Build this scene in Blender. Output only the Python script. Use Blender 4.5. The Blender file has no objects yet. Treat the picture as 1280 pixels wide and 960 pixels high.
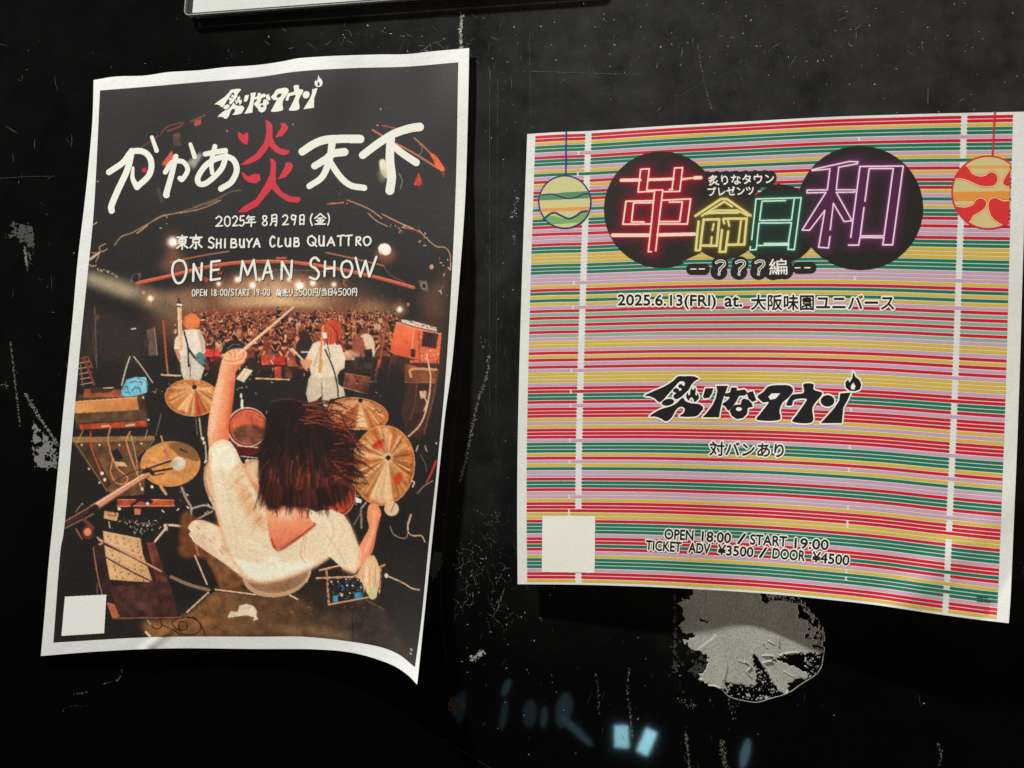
import bpy, math, random
import numpy as np
from mathutils import Matrix, Vector

S = bpy.context.scene
COL = S.collection
random.seed(7)
RNG = np.random.default_rng(11)

# ------------------------------------------------------------------ camera
F = 1200.0                                   # focal length for a picture 1280 wide
YAW, PITCH, DIST = math.radians(14), math.radians(6), 0.6028
cy, sy, cp, sp = math.cos(YAW), math.sin(YAW), math.cos(PITCH), math.sin(PITCH)
CAMR = np.array([[cy, 0, sy], [0, 1, 0], [-sy, 0, cy]]) @ np.array([[1, 0, 0], [0, cp, -sp], [0, sp, cp]])
cam_d = bpy.data.cameras.new('camera')
cam = bpy.data.objects.new('camera', cam_d)
COL.objects.link(cam)
cam_d.sensor_width = 36.0
cam_d.lens = 36.0 * F / 1280
cam_d.clip_start, cam_d.clip_end = 0.01, 50
mw = Matrix.Identity(4)
for j in range(3):
    a, b, c = CAMR[:, j]
    mw[0][j], mw[1][j], mw[2][j] = a, -c, b
mw[1][3] = -DIST
cam.matrix_world = mw
S.camera = cam

# ------------------------------------------------------------------ world, lamps, exposure
W = bpy.data.worlds.new('World')
S.world = W
W.use_nodes = True
W.node_tree.nodes['Background'].inputs[0].default_value = (1.0, 0.93, 0.85, 1)
W.node_tree.nodes['Background'].inputs[1].default_value = 0.012


def lamp(name, loc, aim, power, color, sx, sz):
    l = bpy.data.lights.new(name, 'AREA')
    l.shape, l.size, l.size_y, l.energy, l.color = 'RECTANGLE', sx, sz, power, color
    o = bpy.data.objects.new(name, l)
    COL.objects.link(o)
    o.location = loc
    o.rotation_euler = (Vector(aim) - Vector(loc)).to_track_quat('-Z', 'Y').to_euler()
    return o


# a short strip of bright ceiling lamps high up on the left, plus an unseen warm fill lamp added far right to lift the shadows
for i in range(5):
    lamp('ceiling_lamp', (-1.28 + 0.045 * i, -0.93, 1.92 - 0.05 * i), (-0.15, 0, 0.05), 15.0, (1.0, 0.995, 0.955), 0.035, 0.035)
lamp('warm_fill_lamp', (1.95, -1.1, -0.35), (-0.15, 0, 0.0), 22.0, (1.0, 0.86, 0.70), 0.7, 0.7)
# pale blue signs across the room, seen only as small reflections in the black paint
for (x, z, w, h, rot, e) in ((-0.487, -0.912, .052, .078, 0, .032), (-0.395, -0.925, .042, .090, -24, .038), (-0.05, -0.945, .030, .11, -14, .0034),
                             (-0.655, -0.90, .030, .16, 50, .0022), (-0.70, -0.83, .06, .13, -12, .0020), (-0.83, -0.85, .05, .10, -6, .0011),
                             (-0.775, -0.86, .026, .08, -6, .0006), (-0.93, -0.86, .026, .12, -10, .0007), (-0.92, -0.76, .024, .07, -25, .0007), (-1.10, -0.84, .04, .12, -10, .0007)):
    o = lamp('blue_sign_lamp', (x, -3.0, z), (x, 0, z), e, (0.42, 0.86, 1.0), w, h)
    o.rotation_euler.rotate_axis('Z', math.radians(rot))
    o.data.spread = math.radians(60)
    if e < .02:
        o.data.shape = 'ELLIPSE'
S.view_settings.view_transform = 'Standard'
S.view_settings.look = 'None'
S.view_settings.exposure = 0
S.view_settings.gamma = 1
S.cycles.use_denoising = True
S.cycles.max_bounces = 5


# ------------------------------------------------------------------ helpers
def rays(P):
    P = np.asarray(P, float)
    d = np.stack([(P[..., 0] - 640) / F, -(P[..., 1] - 480) / F, -np.ones(P.shape[:-1])], -1) @ CAMR.T
    return np.stack([d[..., 0], -d[..., 2], d[..., 1]], -1)


def on_wall(P, lift=0.0):
    """picture measurement -> point 'lift' metres in front of the wall (wall face: y = 0)"""
    r = rays(P)
    t = (DIST - np.asarray(lift)) / r[..., 1]
    o = r * t[..., None]
    o[..., 1] -= DIST
    return o


def to_px(Xw):
    """wall plane x, z -> picture measurement"""
    d = np.stack([Xw[..., 0], Xw[..., 1], -DIST * np.ones(Xw.shape[:-1])], -1) @ CAMR
    return np.stack([640 - F * d[..., 0] / d[..., 2], 480 + F * d[..., 1] / d[..., 2]], -1)


def lin(c):
    c = np.clip(np.asarray(c, float) / 255.0, 0, 1)
    return np.where(c <= 0.04045, c / 12.92, ((c + 0.055) / 1.055) ** 2.4)


def resample(pts, n, closed=False):
    """smooth curve through pts at n even steps"""
    p = np.asarray(pts, float)
    m = len(p)
    out = []
    if closed:
        q = np.vstack([p[-1], p, p[0], p[1]])
        segs = m
    else:
        q = np.vstack([2 * p[0] - p[1], p, 2 * p[-1] - p[-2]])
        segs = m - 1
    t = np.linspace(0, 1, 9)[:-1, None]
    for i in range(segs):
        a, b, c, d = q[i:i + 4]
        out.append(0.5 * (2 * b + (c - a) * t + (2 * a - 5 * b + 4 * c - d) * t ** 2 + (3 * b - a - 3 * c + d) * t ** 3))
    o = np.vstack(out + ([] if closed else [p[-1:]]))
    if n is None:
        return o
    s = np.r_[0, np.cumsum(np.linalg.norm(np.diff(o, axis=0), axis=1))]
    u = np.linspace(0, s[-1], n)
    return np.stack([np.interp(u, s, o[:, 0]), np.interp(u, s, o[:, 1])], -1)


def link(name, verts, faces, mat, parent=None, colors=None, smooth=False):
    me = bpy.data.meshes.new(name)
    verts = np.asarray(verts, float).reshape(-1, 3)
    faces = np.asarray(faces, np.int32)
    nf, k = faces.shape
    me.vertices.add(len(verts))
    me.vertices.foreach_set('co', verts.astype(np.float32).ravel())
    me.loops.add(nf * k)
    me.loops.foreach_set('vertex_index', faces.ravel())
    me.polygons.add(nf)
    me.polygons.foreach_set('loop_start', np.arange(0, nf * k, k, dtype=np.int32))
    me.polygons.foreach_set('loop_total', np.full(nf, k, np.int32))
    me.polygons.foreach_set('use_smooth', np.full(nf, bool(smooth)))
    me.update(calc_edges=True)
    if colors is not None:
        at = me.color_attributes.new('Ink', 'FLOAT_COLOR', 'POINT')
        c4 = np.ones((len(verts), 4), np.float32)
        c4[:, :3] = colors
        at.data.foreach_set('color', c4.ravel())
    me.materials.append(mat)
    me.validate()
    o = bpy.data.objects.new(name, me)
    COL.objects.link(o)
    if parent is not None:
        o.parent = parent
    return o


def thing(name, label, cat, loc, group=None):
    o = bpy.data.objects.new(name, None)
    COL.objects.link(o)
    o.location = loc
    o.empty_display_size = 0.02
    o['label'] = label
    o['category'] = cat
    if group:
        o['group'] = group
    return o


def keep(o, parent):
    """parent o without moving it"""
    o.parent = parent
    o.matrix_parent_inverse = Matrix.Translation(-Vector(parent.location))
    return o


class NT:
    def __init__(s, name):
        s.m = bpy.data.materials.new(name)
        s.m.use_nodes = True
        s.t = s.m.node_tree
        s.b = s.t.nodes['Principled BSDF']

    def n(s, typ, **kw):
        x = s.t.nodes.new(typ)
        for k, v in kw.items():
            if k.startswith('i_'):
                x.inputs[k[2:].replace('_', ' ')].default_value = v
            else:
                setattr(x, k, v)
        return x

    def l(s, a, b):
        s.t.links.new(a, b)

    def math(s, op, a, b=None, clamp=False):
        x = s.t.nodes.new('ShaderNodeMath')
        x.operation = op
        x.use_clamp = clamp
        for i, v in enumerate((a, b)):
            if v is None:
                continue
            if isinstance(v, (int, float)):
                x.inputs[i].default_value = v
            else:
                s.l(v, x.inputs[i])
        return x.outputs[0]

    def ramp(s, fac, lo, hi, a=0.0, b=1.0):
        x = s.t.nodes.new('ShaderNodeMapRange')
        s.l(fac, x.inputs[0])
        for i, v in enumerate((lo, hi, a, b)):
            x.inputs[i + 1].default_value = v
        return x.outputs[0]

    def noise(s, scale, detail=3, rough=.5, vec=None):
        x = s.n('ShaderNodeTexNoise')
        x.inputs['Scale'].default_value = scale
        x.inputs['Detail'].default_value = detail
        x.inputs['Roughness'].default_value = rough
        if vec is not None:
            s.l(vec, x.inputs['Vector'])
        return x.outputs[0]


# ------------------------------------------------------------------ materials
def mat_print():
    k = NT('printed_ink_on_paper')
    tc = k.n('ShaderNodeTexCoord').outputs['Object']
    at = k.n('ShaderNodeVertexColor', layer_name='Ink')
    g = k.noise(900, 3, .7, tc)
    g2 = k.noise(1500, 2, .6, tc)
    f = k.math('ADD', k.ramp(g, .3, .7, .95, 1.05), k.ramp(g2, .2, .8, -.04, .04))
    mx = k.n('ShaderNodeVectorMath', operation='SCALE')
    k.l(at.outputs[0], mx.inputs[0])
    k.l(f, mx.inputs['Scale'])
    ad = k.n('ShaderNodeVectorMath', operation='ADD')
    k.l(mx.outputs[0], ad.inputs[0])
    cg = k.n('ShaderNodeCombineXYZ')
    gv = k.math('MULTIPLY', k.math('POWER', k.ramp(g2, .3, .75, 0, 1), 2.0), .012)
    for q_ in range(3):
        k.l(gv, cg.inputs[q_])
    k.l(cg.outputs[0], ad.inputs[1])
    k.l(ad.outputs[0], k.b.inputs['Base Color'])
    k.b.inputs['Roughness'].default_value = .5
    k.b.inputs['Specular IOR Level'].default_value = .25
    bp = k.n('ShaderNodeBump')
    bp.inputs['Strength'].default_value = .25
    bp.inputs['Distance'].default_value = .0003
    k.l(g, bp.inputs['Height'])
    k.l(bp.outputs[0], k.b.inputs['Normal'])
    return k.m


def mat_paper():
    k = NT('white_poster_paper')
    tc = k.n('ShaderNodeTexCoord').outputs['Object']
    g = k.noise(700, 4, .6, tc)
    big = k.noise(14, 3, .5, tc)
    f = k.math('MULTIPLY', k.ramp(g, .3, .7, .94, 1.04), k.ramp(big, .3, .7, .96, 1.03))
    c = k.n('ShaderNodeVectorMath', operation='SCALE')
    c.inputs[0].default_value = (.81, .82, .79)
    k.l(f, c.inputs['Scale'])
    k.l(c.outputs[0], k.b.inputs['Base Color'])
    k.b.inputs['Roughness'].default_value = .55
    k.b.inputs['Specular IOR Level'].default_value = .3
    bp = k.n('ShaderNodeBump')
    bp.inputs['Strength'].default_value = .35
    bp.inputs['Distance'].default_value = .0004
    k.l(k.math('ADD', g, k.math('MULTIPLY', k.noise(60, 3, .5, tc), 3.0)), bp.inputs['Height'])
    k.l(bp.outputs[0], k.b.inputs['Normal'])
    return k.m


def mat_wall():
    k = NT('glossy_black_painted_wall')
    tc = k.n('ShaderNodeTexCoord').outputs['Object']
    sep = k.n('ShaderNodeSeparateXYZ')
    k.l(tc, sep.inputs[0])
    X, Z = sep.outputs[0], sep.outputs[2]
    # film of dust: thickest on the upper right, fading to bare gloss at the left and low down
    cloud = k.noise(7, 5, .62, tc)
    mid = k.noise(38, 5, .7, tc)
    regx = k.ramp(k.math('ADD', X, k.ramp(cloud, 0, 1, -.10, .10)), -.42, -.05, .09, 1)
    regx.node.interpolation_type = 'SMOOTHSTEP'
    regz = k.ramp(k.math('ADD', Z, k.ramp(cloud, 0, 1, -.08, .08)), -.12, .13, .02, 1)
    regz.node.interpolation_type = 'SMOOTHSTEP'
    film = k.math('MULTIPLY', k.math('MULTIPLY', regx, regz), k.ramp(k.math('ADD', mid, k.ramp(cloud, .3, .7, -.10, .10)), .30, .72, .50, 1.35))
    # fine specks
    sn = k.noise(420, 6, .8, tc)
    speck = k.math('MULTIPLY', k.ramp(k.math('ADD', sn, k.ramp(k.noise(13, 4, .7, tc), .3, .75, -.03, .05)), .775, .81), k.ramp(film, .05, .9, .15, 1))
    # hairline scratches, long way down
    mp = k.n('ShaderNodeMapping')
    mp.inputs['Scale'].default_value = (900, 900, 14)
    mp.inputs['Rotation'].default_value = (0, .12, 0)
    k.l(tc, mp.inputs[0])
    hair = k.ramp(k.noise(1, 2, .5, mp.outputs[0]), .73, .79)
    mp2 = k.n('ShaderNodeMapping')
    mp2.inputs['Scale'].default_value = (25, 25, 800)
    mp2.inputs['Rotation'].default_value = (0, .5, 0)
    k.l(tc, mp2.inputs[0])
    hair2 = k.ramp(k.noise(1, 2, .5, mp2.outputs[0]), .76, .82)
    scr = k.math('MULTIPLY', k.math('ADD', hair, hair2), k.math('MULTIPLY', film, k.ramp(k.noise(20, 3, .6, tc), .5, .7)))
    grime = k.math('ADD', k.math('MULTIPLY', film, .032), .0013)
    tot = k.math('ADD', k.math('ADD', grime, k.math('MULTIPLY', speck, .22)), k.math('MULTIPLY', scr, .035))
    cc = k.n('ShaderNodeCombineColor')
    k.l(tot, cc.inputs[0])
    k.l(tot, cc.inputs[1])
    k.l(tot, cc.inputs[2])
    k.l(cc.outputs[0], k.b.inputs['Base Color'])
    k.l(k.math('ADD', k.math('MULTIPLY', film, .10), .030), k.b.inputs['Roughness'])
    bp = k.n('ShaderNodeBump')
    bp.inputs['Strength'].default_value = .03
    bp.inputs['Distance'].default_value = .00006
    k.l(k.noise(240, 3, .5, tc), bp.inputs['Height'])
    k.l(bp.outputs[0], k.b.inputs['Normal'])
    return k.m


def mat_plaster():
    k = NT('bare_grey_plaster')
    tc = k.n('ShaderNodeTexCoord').outputs['Object']
    g = k.noise(1500, 3, .7, tc)
    f = k.math('MULTIPLY', k.ramp(k.noise(60, 4, .6, tc), .3, .7, .88, 1.08), k.ramp(g, .36, .64, .74, 1.26))
    c = k.n('ShaderNodeVectorMath', operation='SCALE')
    c.inputs[0].default_value = (.43, .435, .385)
    k.l(f, c.inputs['Scale'])
    k.l(c.outputs[0], k.b.inputs['Base Color'])
    k.b.inputs['Roughness'].default_value = .45
    bp = k.n('ShaderNodeBump')
    bp.inputs['Strength'].default_value = .45
    bp.inputs['Distance'].default_value = .0004
    k.l(g, bp.inputs['Height'])
    k.l(bp.outputs[0], k.b.inputs['Normal'])
    return k.m


def mat_plain(name, col, rough=.6, bump=0.0, scale=500):
    k = NT(name)
    tc = k.n('ShaderNodeTexCoord').outputs['Object']
    g = k.noise(scale, 4, .65, tc)
    c = k.n('ShaderNodeVectorMath', operation='SCALE')
    c.inputs[0].default_value = col
    k.l(k.ramp(g, .3, .7, .6, 1.3), c.inputs['Scale'])
    k.l(c.outputs[0], k.b.inputs['Base Color'])
    k.b.inputs['Roughness'].default_value = rough
    if bump:
        bp = k.n('ShaderNodeBump')
        bp.inputs['Strength'].default_value = bump
        bp.inputs['Distance'].default_value = .0005
        k.l(g, bp.inputs['Height'])
        k.l(bp.outputs[0], k.b.inputs['Normal'])
    return k.m


def mat_clear():
    k = NT('clear_hard_plastic')
    k.b.inputs['Base Color'].default_value = (.93, .97, .95, 1)
    k.b.inputs['Roughness'].default_value = .06
    k.b.inputs['IOR'].default_value = 1.45
    tr = k.n('ShaderNodeBsdfTransparent')
    tr.inputs[0].default_value = (.97, .97, .965, 1)
    gl = k.n('ShaderNodeBsdfGlossy')
    gl.inputs['Roughness'].default_value = .12
    df = k.n('ShaderNodeBsdfDiffuse')
    df.inputs[0].default_value = (.5, .52, .5, 1)
    fz = k.n('ShaderNodeFresnel')
    bk = k.n('ShaderNodeNewGeometry').outputs['Backfacing']
    fr = k.math('MULTIPLY', fz.outputs[0], k.math('SUBTRACT', 1.0, bk)).node
    m1 = k.n('ShaderNodeMixShader')
    k.l(fr.outputs[0], m1.inputs[0])
    k.l(tr.outputs[0], m1.inputs[1])
    k.l(gl.outputs[0], m1.inputs[2])
    m2 = k.n('ShaderNodeMixShader')
    m2.inputs[0].default_value = .04
    k.l(m1.outputs[0], m2.inputs[1])
    k.l(df.outputs[0], m2.inputs[2])
    k.l(m2.outputs[0], k.t.nodes['Material Output'].inputs[0])
    return k.m


M_PRINT, M_PAPER, M_WALL, M_PLASTER, M_CLEAR = mat_print(), mat_paper(), mat_wall(), mat_plaster(), mat_clear()
M_CHIP = mat_plain('pale_scratch_dust', (.20, .20, .17), .8, .5, 700)
M_DIM = mat_plain('dull_glue_residue', (.035, .036, .03), .6, .5, 500)
M_CHIPW = mat_plain('chalky_chip', (.42, .42, .37), .8, .6, 600)
M_EDGE = mat_plain('pale_plastic_edge', (.30, .33, .30), .3, 0)

# ------------------------------------------------------------------ the wall
def box(name, x0, x1, y0, y1, z0, z1, mat, parent=None):
    v = [(x, y, z) for x in (x0, x1) for y in (y0, y1) for z in (z0, z1)]
    f = [(0, 1, 3, 2), (4, 6, 7, 5), (0, 4, 5, 1), (2, 3, 7, 6), (0, 2, 6, 4), (1, 5, 7, 3)]
    return link(name, v, f, mat, parent)


wall = box('wall', -2.2, 1.8, 0, .08, -1.6, 1.8, M_WALL)
wall['kind'] = 'structure'


# ------------------------------------------------------------------ raster helpers (pure arrays, all in picture measurements)
def inside(poly, X, Y):
    p = np.asarray(poly, float)
    q = np.roll(p, -1, 0)
    r = np.zeros(X.shape, bool)
    for (x1, y1), (x2, y2) in zip(p, q):
        if y1 == y2:
            continue
        c = (Y < y1) != (Y < y2)
        r ^= c & (X < (x2 - x1) * (Y - y1) / (y2 - y1) + x1)
    return r


def blur(a, r):
    """gaussian-like blur, r in cells"""
    r = max(int(round(r)), 0)
    if r < 1:
        return a
    for _ in range(2):
        for ax in (0, 1):
            pad = [(0, 0)] * a.ndim
            pad[ax] = (r + 1, r)
            c = np.cumsum(np.pad(a, pad, mode='edge'), axis=ax)
            n = a.shape[ax]
            hi = np.take(c, np.arange(2 * r + 1, 2 * r + 1 + n), axis=ax)
            lo = np.take(c, np.arange(0, n), axis=ax)
            a = (hi - lo) / (2 * r + 1)
    return a


class Art:
    def __init__(s, x0, y0, x1, y1, k=3.0, base=(0, 0, 0)):
        s.x0, s.y0, s.k = x0, y0, k
        s.w, s.h = int((x1 - x0) * k), int((y1 - y0) * k)
        s.c = np.zeros((s.h, s.w, 3), np.float32)
        s.c[:] = base
        s.a = np.zeros((s.h, s.w), bool)

    def win(s, x0, y0, x1, y1):
        i0, i1 = max(0, int((x0 - s.x0) * s.k)), min(s.w, int((x1 - s.x0) * s.k) + 2)
        j0, j1 = max(0, int((y0 - s.y0) * s.k)), min(s.h, int((y1 - s.y0) * s.k) + 2)
        if i1 <= i0 or j1 <= j0:
            return None
        X = s.x0 + (np.arange(i0, i1) + .5) / s.k
        Y = s.y0 + (np.arange(j0, j1) + .5) / s.k
        return (slice(j0, j1), slice(i0, i1)), *np.meshgrid(X, Y)

    def put(s, sl, m, col, alpha=1.0, soft=0.0):
        m = m.astype(np.float32)
        if soft:
            m = blur(m, soft * s.k)
        al = (m * alpha)[..., None]
        if callable(col):
            raise ValueError
        s.c[sl] = s.c[sl] * (1 - al) + np.asarray(col, np.float32) * al
        s.a[sl] |= m > .5

    def poly(s, pts, col, smooth=False, soft=0.0, alpha=1.0, col2=None, ax=None, tex=0.0):
        """filled outline; col2 + ax=((x,y),(x,y)) make a graded print colour; tex = mottling"""
        p = resample(pts, None, True) if smooth else np.asarray(pts, float)
        e = 3 * soft + 1
        w = s.win(p[:, 0].min() - e, p[:, 1].min() - e, p[:, 0].max() + e, p[:, 1].max() + e)
        if w is None:
            return
        sl, X, Y = w
        m = inside(p, X, Y)
        c = np.broadcast_to(np.asarray(col, np.float32), X.shape + (3,))
        if col2 is not None:
            (ax0, ay0), (ax1, ay1) = ax
            t = ((X - ax0) * (ax1 - ax0) + (Y - ay0) * (ay1 - ay0)) / ((ax1 - ax0) ** 2 + (ay1 - ay0) ** 2)
            t = np.clip(t, 0, 1)[..., None]
            c = c * (1 - t) + np.asarray(col2, np.float32) * t
        if tex:
            n = blur(RNG.standard_normal(X.shape).astype(np.float32), 2)
            n = n / (n.std() + 1e-6)
            n2 = blur(RNG.standard_normal(X.shape).astype(np.float32), 7)
            n2 = n2 / (n2.std() + 1e-6)
            c = c * (1 + tex * (.3 * n + .8 * n2) * np.clip(1.35 - np.mean(col) / 230, .3, 1))[..., None]
        s.put(sl, m, c, alpha, soft)

    def line(s, pts, w, col, smooth=True, soft=0.0, alpha=1.0, w2=None, caps=True):
        p = resample(pts, None) if (smooth and len(pts) > 2) else np.asarray(pts, float)
        ws = np.linspace(w, w if w2 is None else w2, len(p))
        e = ws.max() + 3 * soft + 1
        r = s.win(p[:, 0].min() - e, p[:, 1].min() - e, p[:, 0].max() + e, p[:, 1].max() + e)
        if r is None:
            return
        sl, X, Y = r
        m = np.zeros(X.shape, bool)
        for i in range(len(p) - 1):
            a, b = p[i], p[i + 1]
            wa, wb = ws[i] / 2, ws[i + 1] / 2
            e2 = max(wa, wb) + 1
            q = s.win(min(a[0], b[0]) - e2, min(a[1], b[1]) - e2, max(a[0], b[0]) + e2, max(a[1], b[1]) + e2)
            if q is None:
                continue
            sl2, X2, Y2 = q
            ab = b - a
            L = max((ab ** 2).sum(), 1e-9)
            t = np.clip(((X2 - a[0]) * ab[0] + (Y2 - a[1]) * ab[1]) / L, 0, 1)
            d = np.hypot(X2 - a[0] - t * ab[0], Y2 - a[1] - t * ab[1])
            jj, ii = sl[0].start, sl[1].start
            m[sl2[0].start - jj:sl2[0].stop - jj, sl2[1].start - ii:sl2[1].stop - ii] |= d <= wa + (wb - wa) * t
        s.put(sl, m, col, alpha, soft)

    def ell(s, cx, cy_, rx, ry, col, ang=0, **kw):
        t = np.linspace(0, 2 * np.pi, 40 if max(rx, ry) > 4 else 14, endpoint=False)
        a = math.radians(ang)
        x, y = rx * np.cos(t), ry * np.sin(t)
        s.poly(np.stack([cx + x * math.cos(a) - y * math.sin(a), cy_ + x * math.sin(a) + y * math.cos(a)], -1), col, **kw)

    def mask(s, m, col):
        s.c[m] = col
        s.a |= m


def dilate(m, r):
    """grow a mask by r cells"""
    out = m.copy()
    R = int(math.ceil(r))
    for dy in range(-R, R + 1):
        w = int(math.floor(math.sqrt(max(r * r - dy * dy, 0))))
        c = np.cumsum(np.pad(m, ((0, 0), (w + 1, w))).astype(np.int32), 1)
        row = (c[:, 2 * w + 1:] - c[:, :-(2 * w + 1)])[:, :m.shape[1]] > 0
        if dy >= 0:
            out[dy:] |= row[:m.shape[0] - dy]
        else:
            out[:dy] |= row[-dy:]
    return out


# ------------------------------------------------------------------ bent sheets of paper
class Sheet:
    """a sheet whose four traced edges lie on the wall plane, lifted off it by d(u, v)"""

    def __init__(s, top, bottom, left, right, lift):
        f = lambda e: on_wall(resample(e, 200))[:, [0, 2]]
        s.T, s.B, s.L, s.R = f(top), f(bottom), f(left), f(right)
        for e, a, b in ((s.T, s.L[0], s.R[0]), (s.B, s.L[-1], s.R[-1])):
            t = np.linspace(0, 1, 200)[:, None]
            e += (a - e[0]) * (1 - t) + (b - e[-1]) * t
        s.lift = lift

    @staticmethod
    def at(e, t):
        g = np.clip(t, -.05, 1.05) * 199
        i = np.clip(np.floor(g).astype(int), 0, 198)
        return e[i] + (e[i + 1] - e[i]) * (g - i)[..., None]

    def flat(s, u, v):
        U, V = u[..., None], v[..., None]
        return ((1 - V) * s.at(s.T, u) + V * s.at(s.B, u) + (1 - U) * s.at(s.L, v) + U * s.at(s.R, v)
                - (1 - U) * (1 - V) * s.L[0] - U * (1 - V) * s.R[0] - (1 - U) * V * s.L[-1] - U * V * s.R[-1])

    def px(s, u, v):
        return to_px(s.flat(u, v))

    def uv(s, P):
        P = np.asarray(P, float)
        w = on_wall(P)[..., [0, 2]]
        ex, ey = s.R[100] - s.L[100], s.B[100] - s.T[100]
        A = np.linalg.inv(np.stack([ex, ey], 1))
        uv = (w - s.L[0]) @ A.T
        for _ in range(6):
            uv = uv + (w - s.flat(uv[..., 0], uv[..., 1])) @ A.T
        return uv

    def point(s, P, u, v, up=0.0):
        return on_wall(P, s.lift(np.clip(u, 0, 1), np.clip(v, 0, 1)) + up)

    def at_px(s, P, up):
        uv = s.uv(P)
        return s.point(np.asarray(P, float), uv[..., 0], uv[..., 1], up)

    def paper(s, parent, n=150, m=190, up=0.0):
        u, v = np.meshgrid(np.linspace(0, 1, n), np.linspace(0, 1, m))
        top = s.point(s.px(u, v), u, v, up)
        bot = s.point(s.px(u, v), u, v, up - .0002)
        V = np.vstack([top.reshape(-1, 3), bot.reshape(-1, 3)])
        i = np.arange(n * m).reshape(m, n)
        q = np.stack([i[:-1, :-1], i[1:, :-1], i[1:, 1:], i[:-1, 1:]], -1).reshape(-1, 4)
        ring = np.concatenate([i[0, :], i[1:, -1], i[-1, -2::-1], i[-2:0:-1, 0]])
        nx = np.roll(ring, -1)
        k = n * m
        rim = np.stack([ring, nx, nx + k, ring + k], -1)
        o = keep(link('paper_sheet', V, np.vstack([q, q[:, ::-1] + k, rim]), M_PAPER, None, None, True), parent)
        fl = np.ones(len(o.data.polygons), bool)
        fl[-len(rim):] = False
        o.data.polygons.foreach_set('use_smooth', fl)
        att = o.data.attributes.get('sharp_edge') or o.data.attributes.new('sharp_edge', 'BOOLEAN', 'EDGE')
        on_ring = np.zeros(2 * k, bool)
        on_ring[ring] = on_ring[ring + k] = True
        ed = np.zeros(len(o.data.edges) * 2, np.int32)
        o.data.edges.foreach_get('vertices', ed)
        att.data.foreach_set('value', on_ring[ed.reshape(-1, 2)].all(1))
        return o


def emit(art, sheet, name, parent, up, cell=5.0, split=True):
    """turn the inked cells of an Art into one thin printed mesh lying on the sheet: runs of equal colour, cut short so they follow the bend"""
    k = art.k
    step = int(cell * k)
    col = np.round(np.clip(art.c, 0, 255) / 3).astype(np.int64)
    key = np.where(art.a, (col[..., 0] * 100 + col[..., 1]) * 100 + col[..., 2] + 1, 0)
    H, Wd = key.shape
    ch = np.ones((H, Wd + 1), bool)
    ch[:, 1:-1] = key[:, 1:] != key[:, :-1]
    ch[:, 0:-1:step] = True
    J, I = np.nonzero(ch[:, :-1])
    order = np.arange(len(J))
    nxt = np.where((np.r_[J[1:], -1] == J), np.r_[I[1:], 0], Wd)
    ok = key[J, I] > 0
    J, I, E = J[ok], I[ok], nxt[ok]
    # merge identical runs on following rows into taller pieces (limit 'cell')
    J2 = J + 1
    grp = {}
    rects = []
    for a in range(len(J)):
        q = (I[a], E[a], key[J[a], I[a]])
        r = grp.get(q)
        if r is not None and rects[r][3] == J[a] and rects[r][3] - rects[r][2] < step:
            rects[r][3] += 1
        else:
            grp[q] = len(rects)
            rects.append([I[a], E[a], J[a], J[a] + 1])
    R = np.array(rects)
    xs0, xs1 = art.x0 + R[:, 0] / k, art.x0 + R[:, 1] / k
    ys0, ys1 = art.y0 + R[:, 2] / k, art.y0 + R[:, 3] / k
    P = np.stack([np.stack([xs0, ys1], -1), np.stack([xs1, ys1], -1), np.stack([xs1, ys0], -1), np.stack([xs0, ys0], -1)], 1)
    V = sheet.at_px(P.reshape(-1, 2), up)
    C = lin(art.c[R[:, 2], R[:, 0]]) * INKGAIN
    f = np.arange(len(V)).reshape(-1, 4)
    return keep(link(name, V, f, M_PRINT, None, np.repeat(C, 4, 0)), parent)


INKGAIN = 1.12


# ------------------------------------------------------------------ lettering
def glyph_tris(text, bold=0.0):
    c = bpy.data.curves.new('lettering', 'FONT')
    c.body = text
    c.size = 1.0
    c.resolution_u = 4
    c.offset = bold
    o = bpy.data.objects.new('lettering', c)
    COL.objects.link(o)
    dg = bpy.context.evaluated_depsgraph_get()
    dg.update()
    ev = o.evaluated_get(dg)
    m = ev.to_mesh()
    m.calc_loop_triangles()
    v = np.array([x.co[:2] for x in m.vertices])
    t = np.array([x.vertices[:] for x in m.loop_triangles])
    ev.to_mesh_clear()
    bpy.data.objects.remove(o)
    bpy.data.curves.remove(c)
    return v, t


def text_mask(art, text, p0, p1, height, bold=0.012, shear=0.0):
    """text from p0 to p1 (picture measurements, centre line), cap height 'height'"""
    v, t = glyph_tris(text, bold)
    x0, x1 = v[:, 0].min(), v[:, 0].max()
    y0, y1 = v[:, 1].min(), v[:, 1].max()
    yc = (y0 + y1) / 2
    d = np.subtract(p1, p0)
    L = math.hypot(*d)
    ex = d / L
    ey = np.array([-ex[1], ex[0]])
    a = (v[:, :1] - x0) / (x1 - x0) * L
    b = -(v[:, 1:] - yc) / (y1 - y0) * height
    P = np.asarray(p0) + (a - shear * b) * ex + b * ey
    m = np.zeros((art.h, art.w), bool)
    for tri in P[t]:
        q = art.win(tri[:, 0].min(), tri[:, 1].min(), tri[:, 0].max(), tri[:, 1].max())
        if q is None:
            continue
        sl, X, Y = q
        s1 = [(tri[(i + 1) % 3, 0] - tri[i, 0]) * (Y - tri[i, 1]) - (tri[(i + 1) % 3, 1] - tri[i, 1]) * (X - tri[i, 0]) for i in range(3)]
        m[sl] |= ((s1[0] >= 0) & (s1[1] >= 0) & (s1[2] >= 0)) | ((s1[0] <= 0) & (s1[1] <= 0) & (s1[2] <= 0))
    return m


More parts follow.
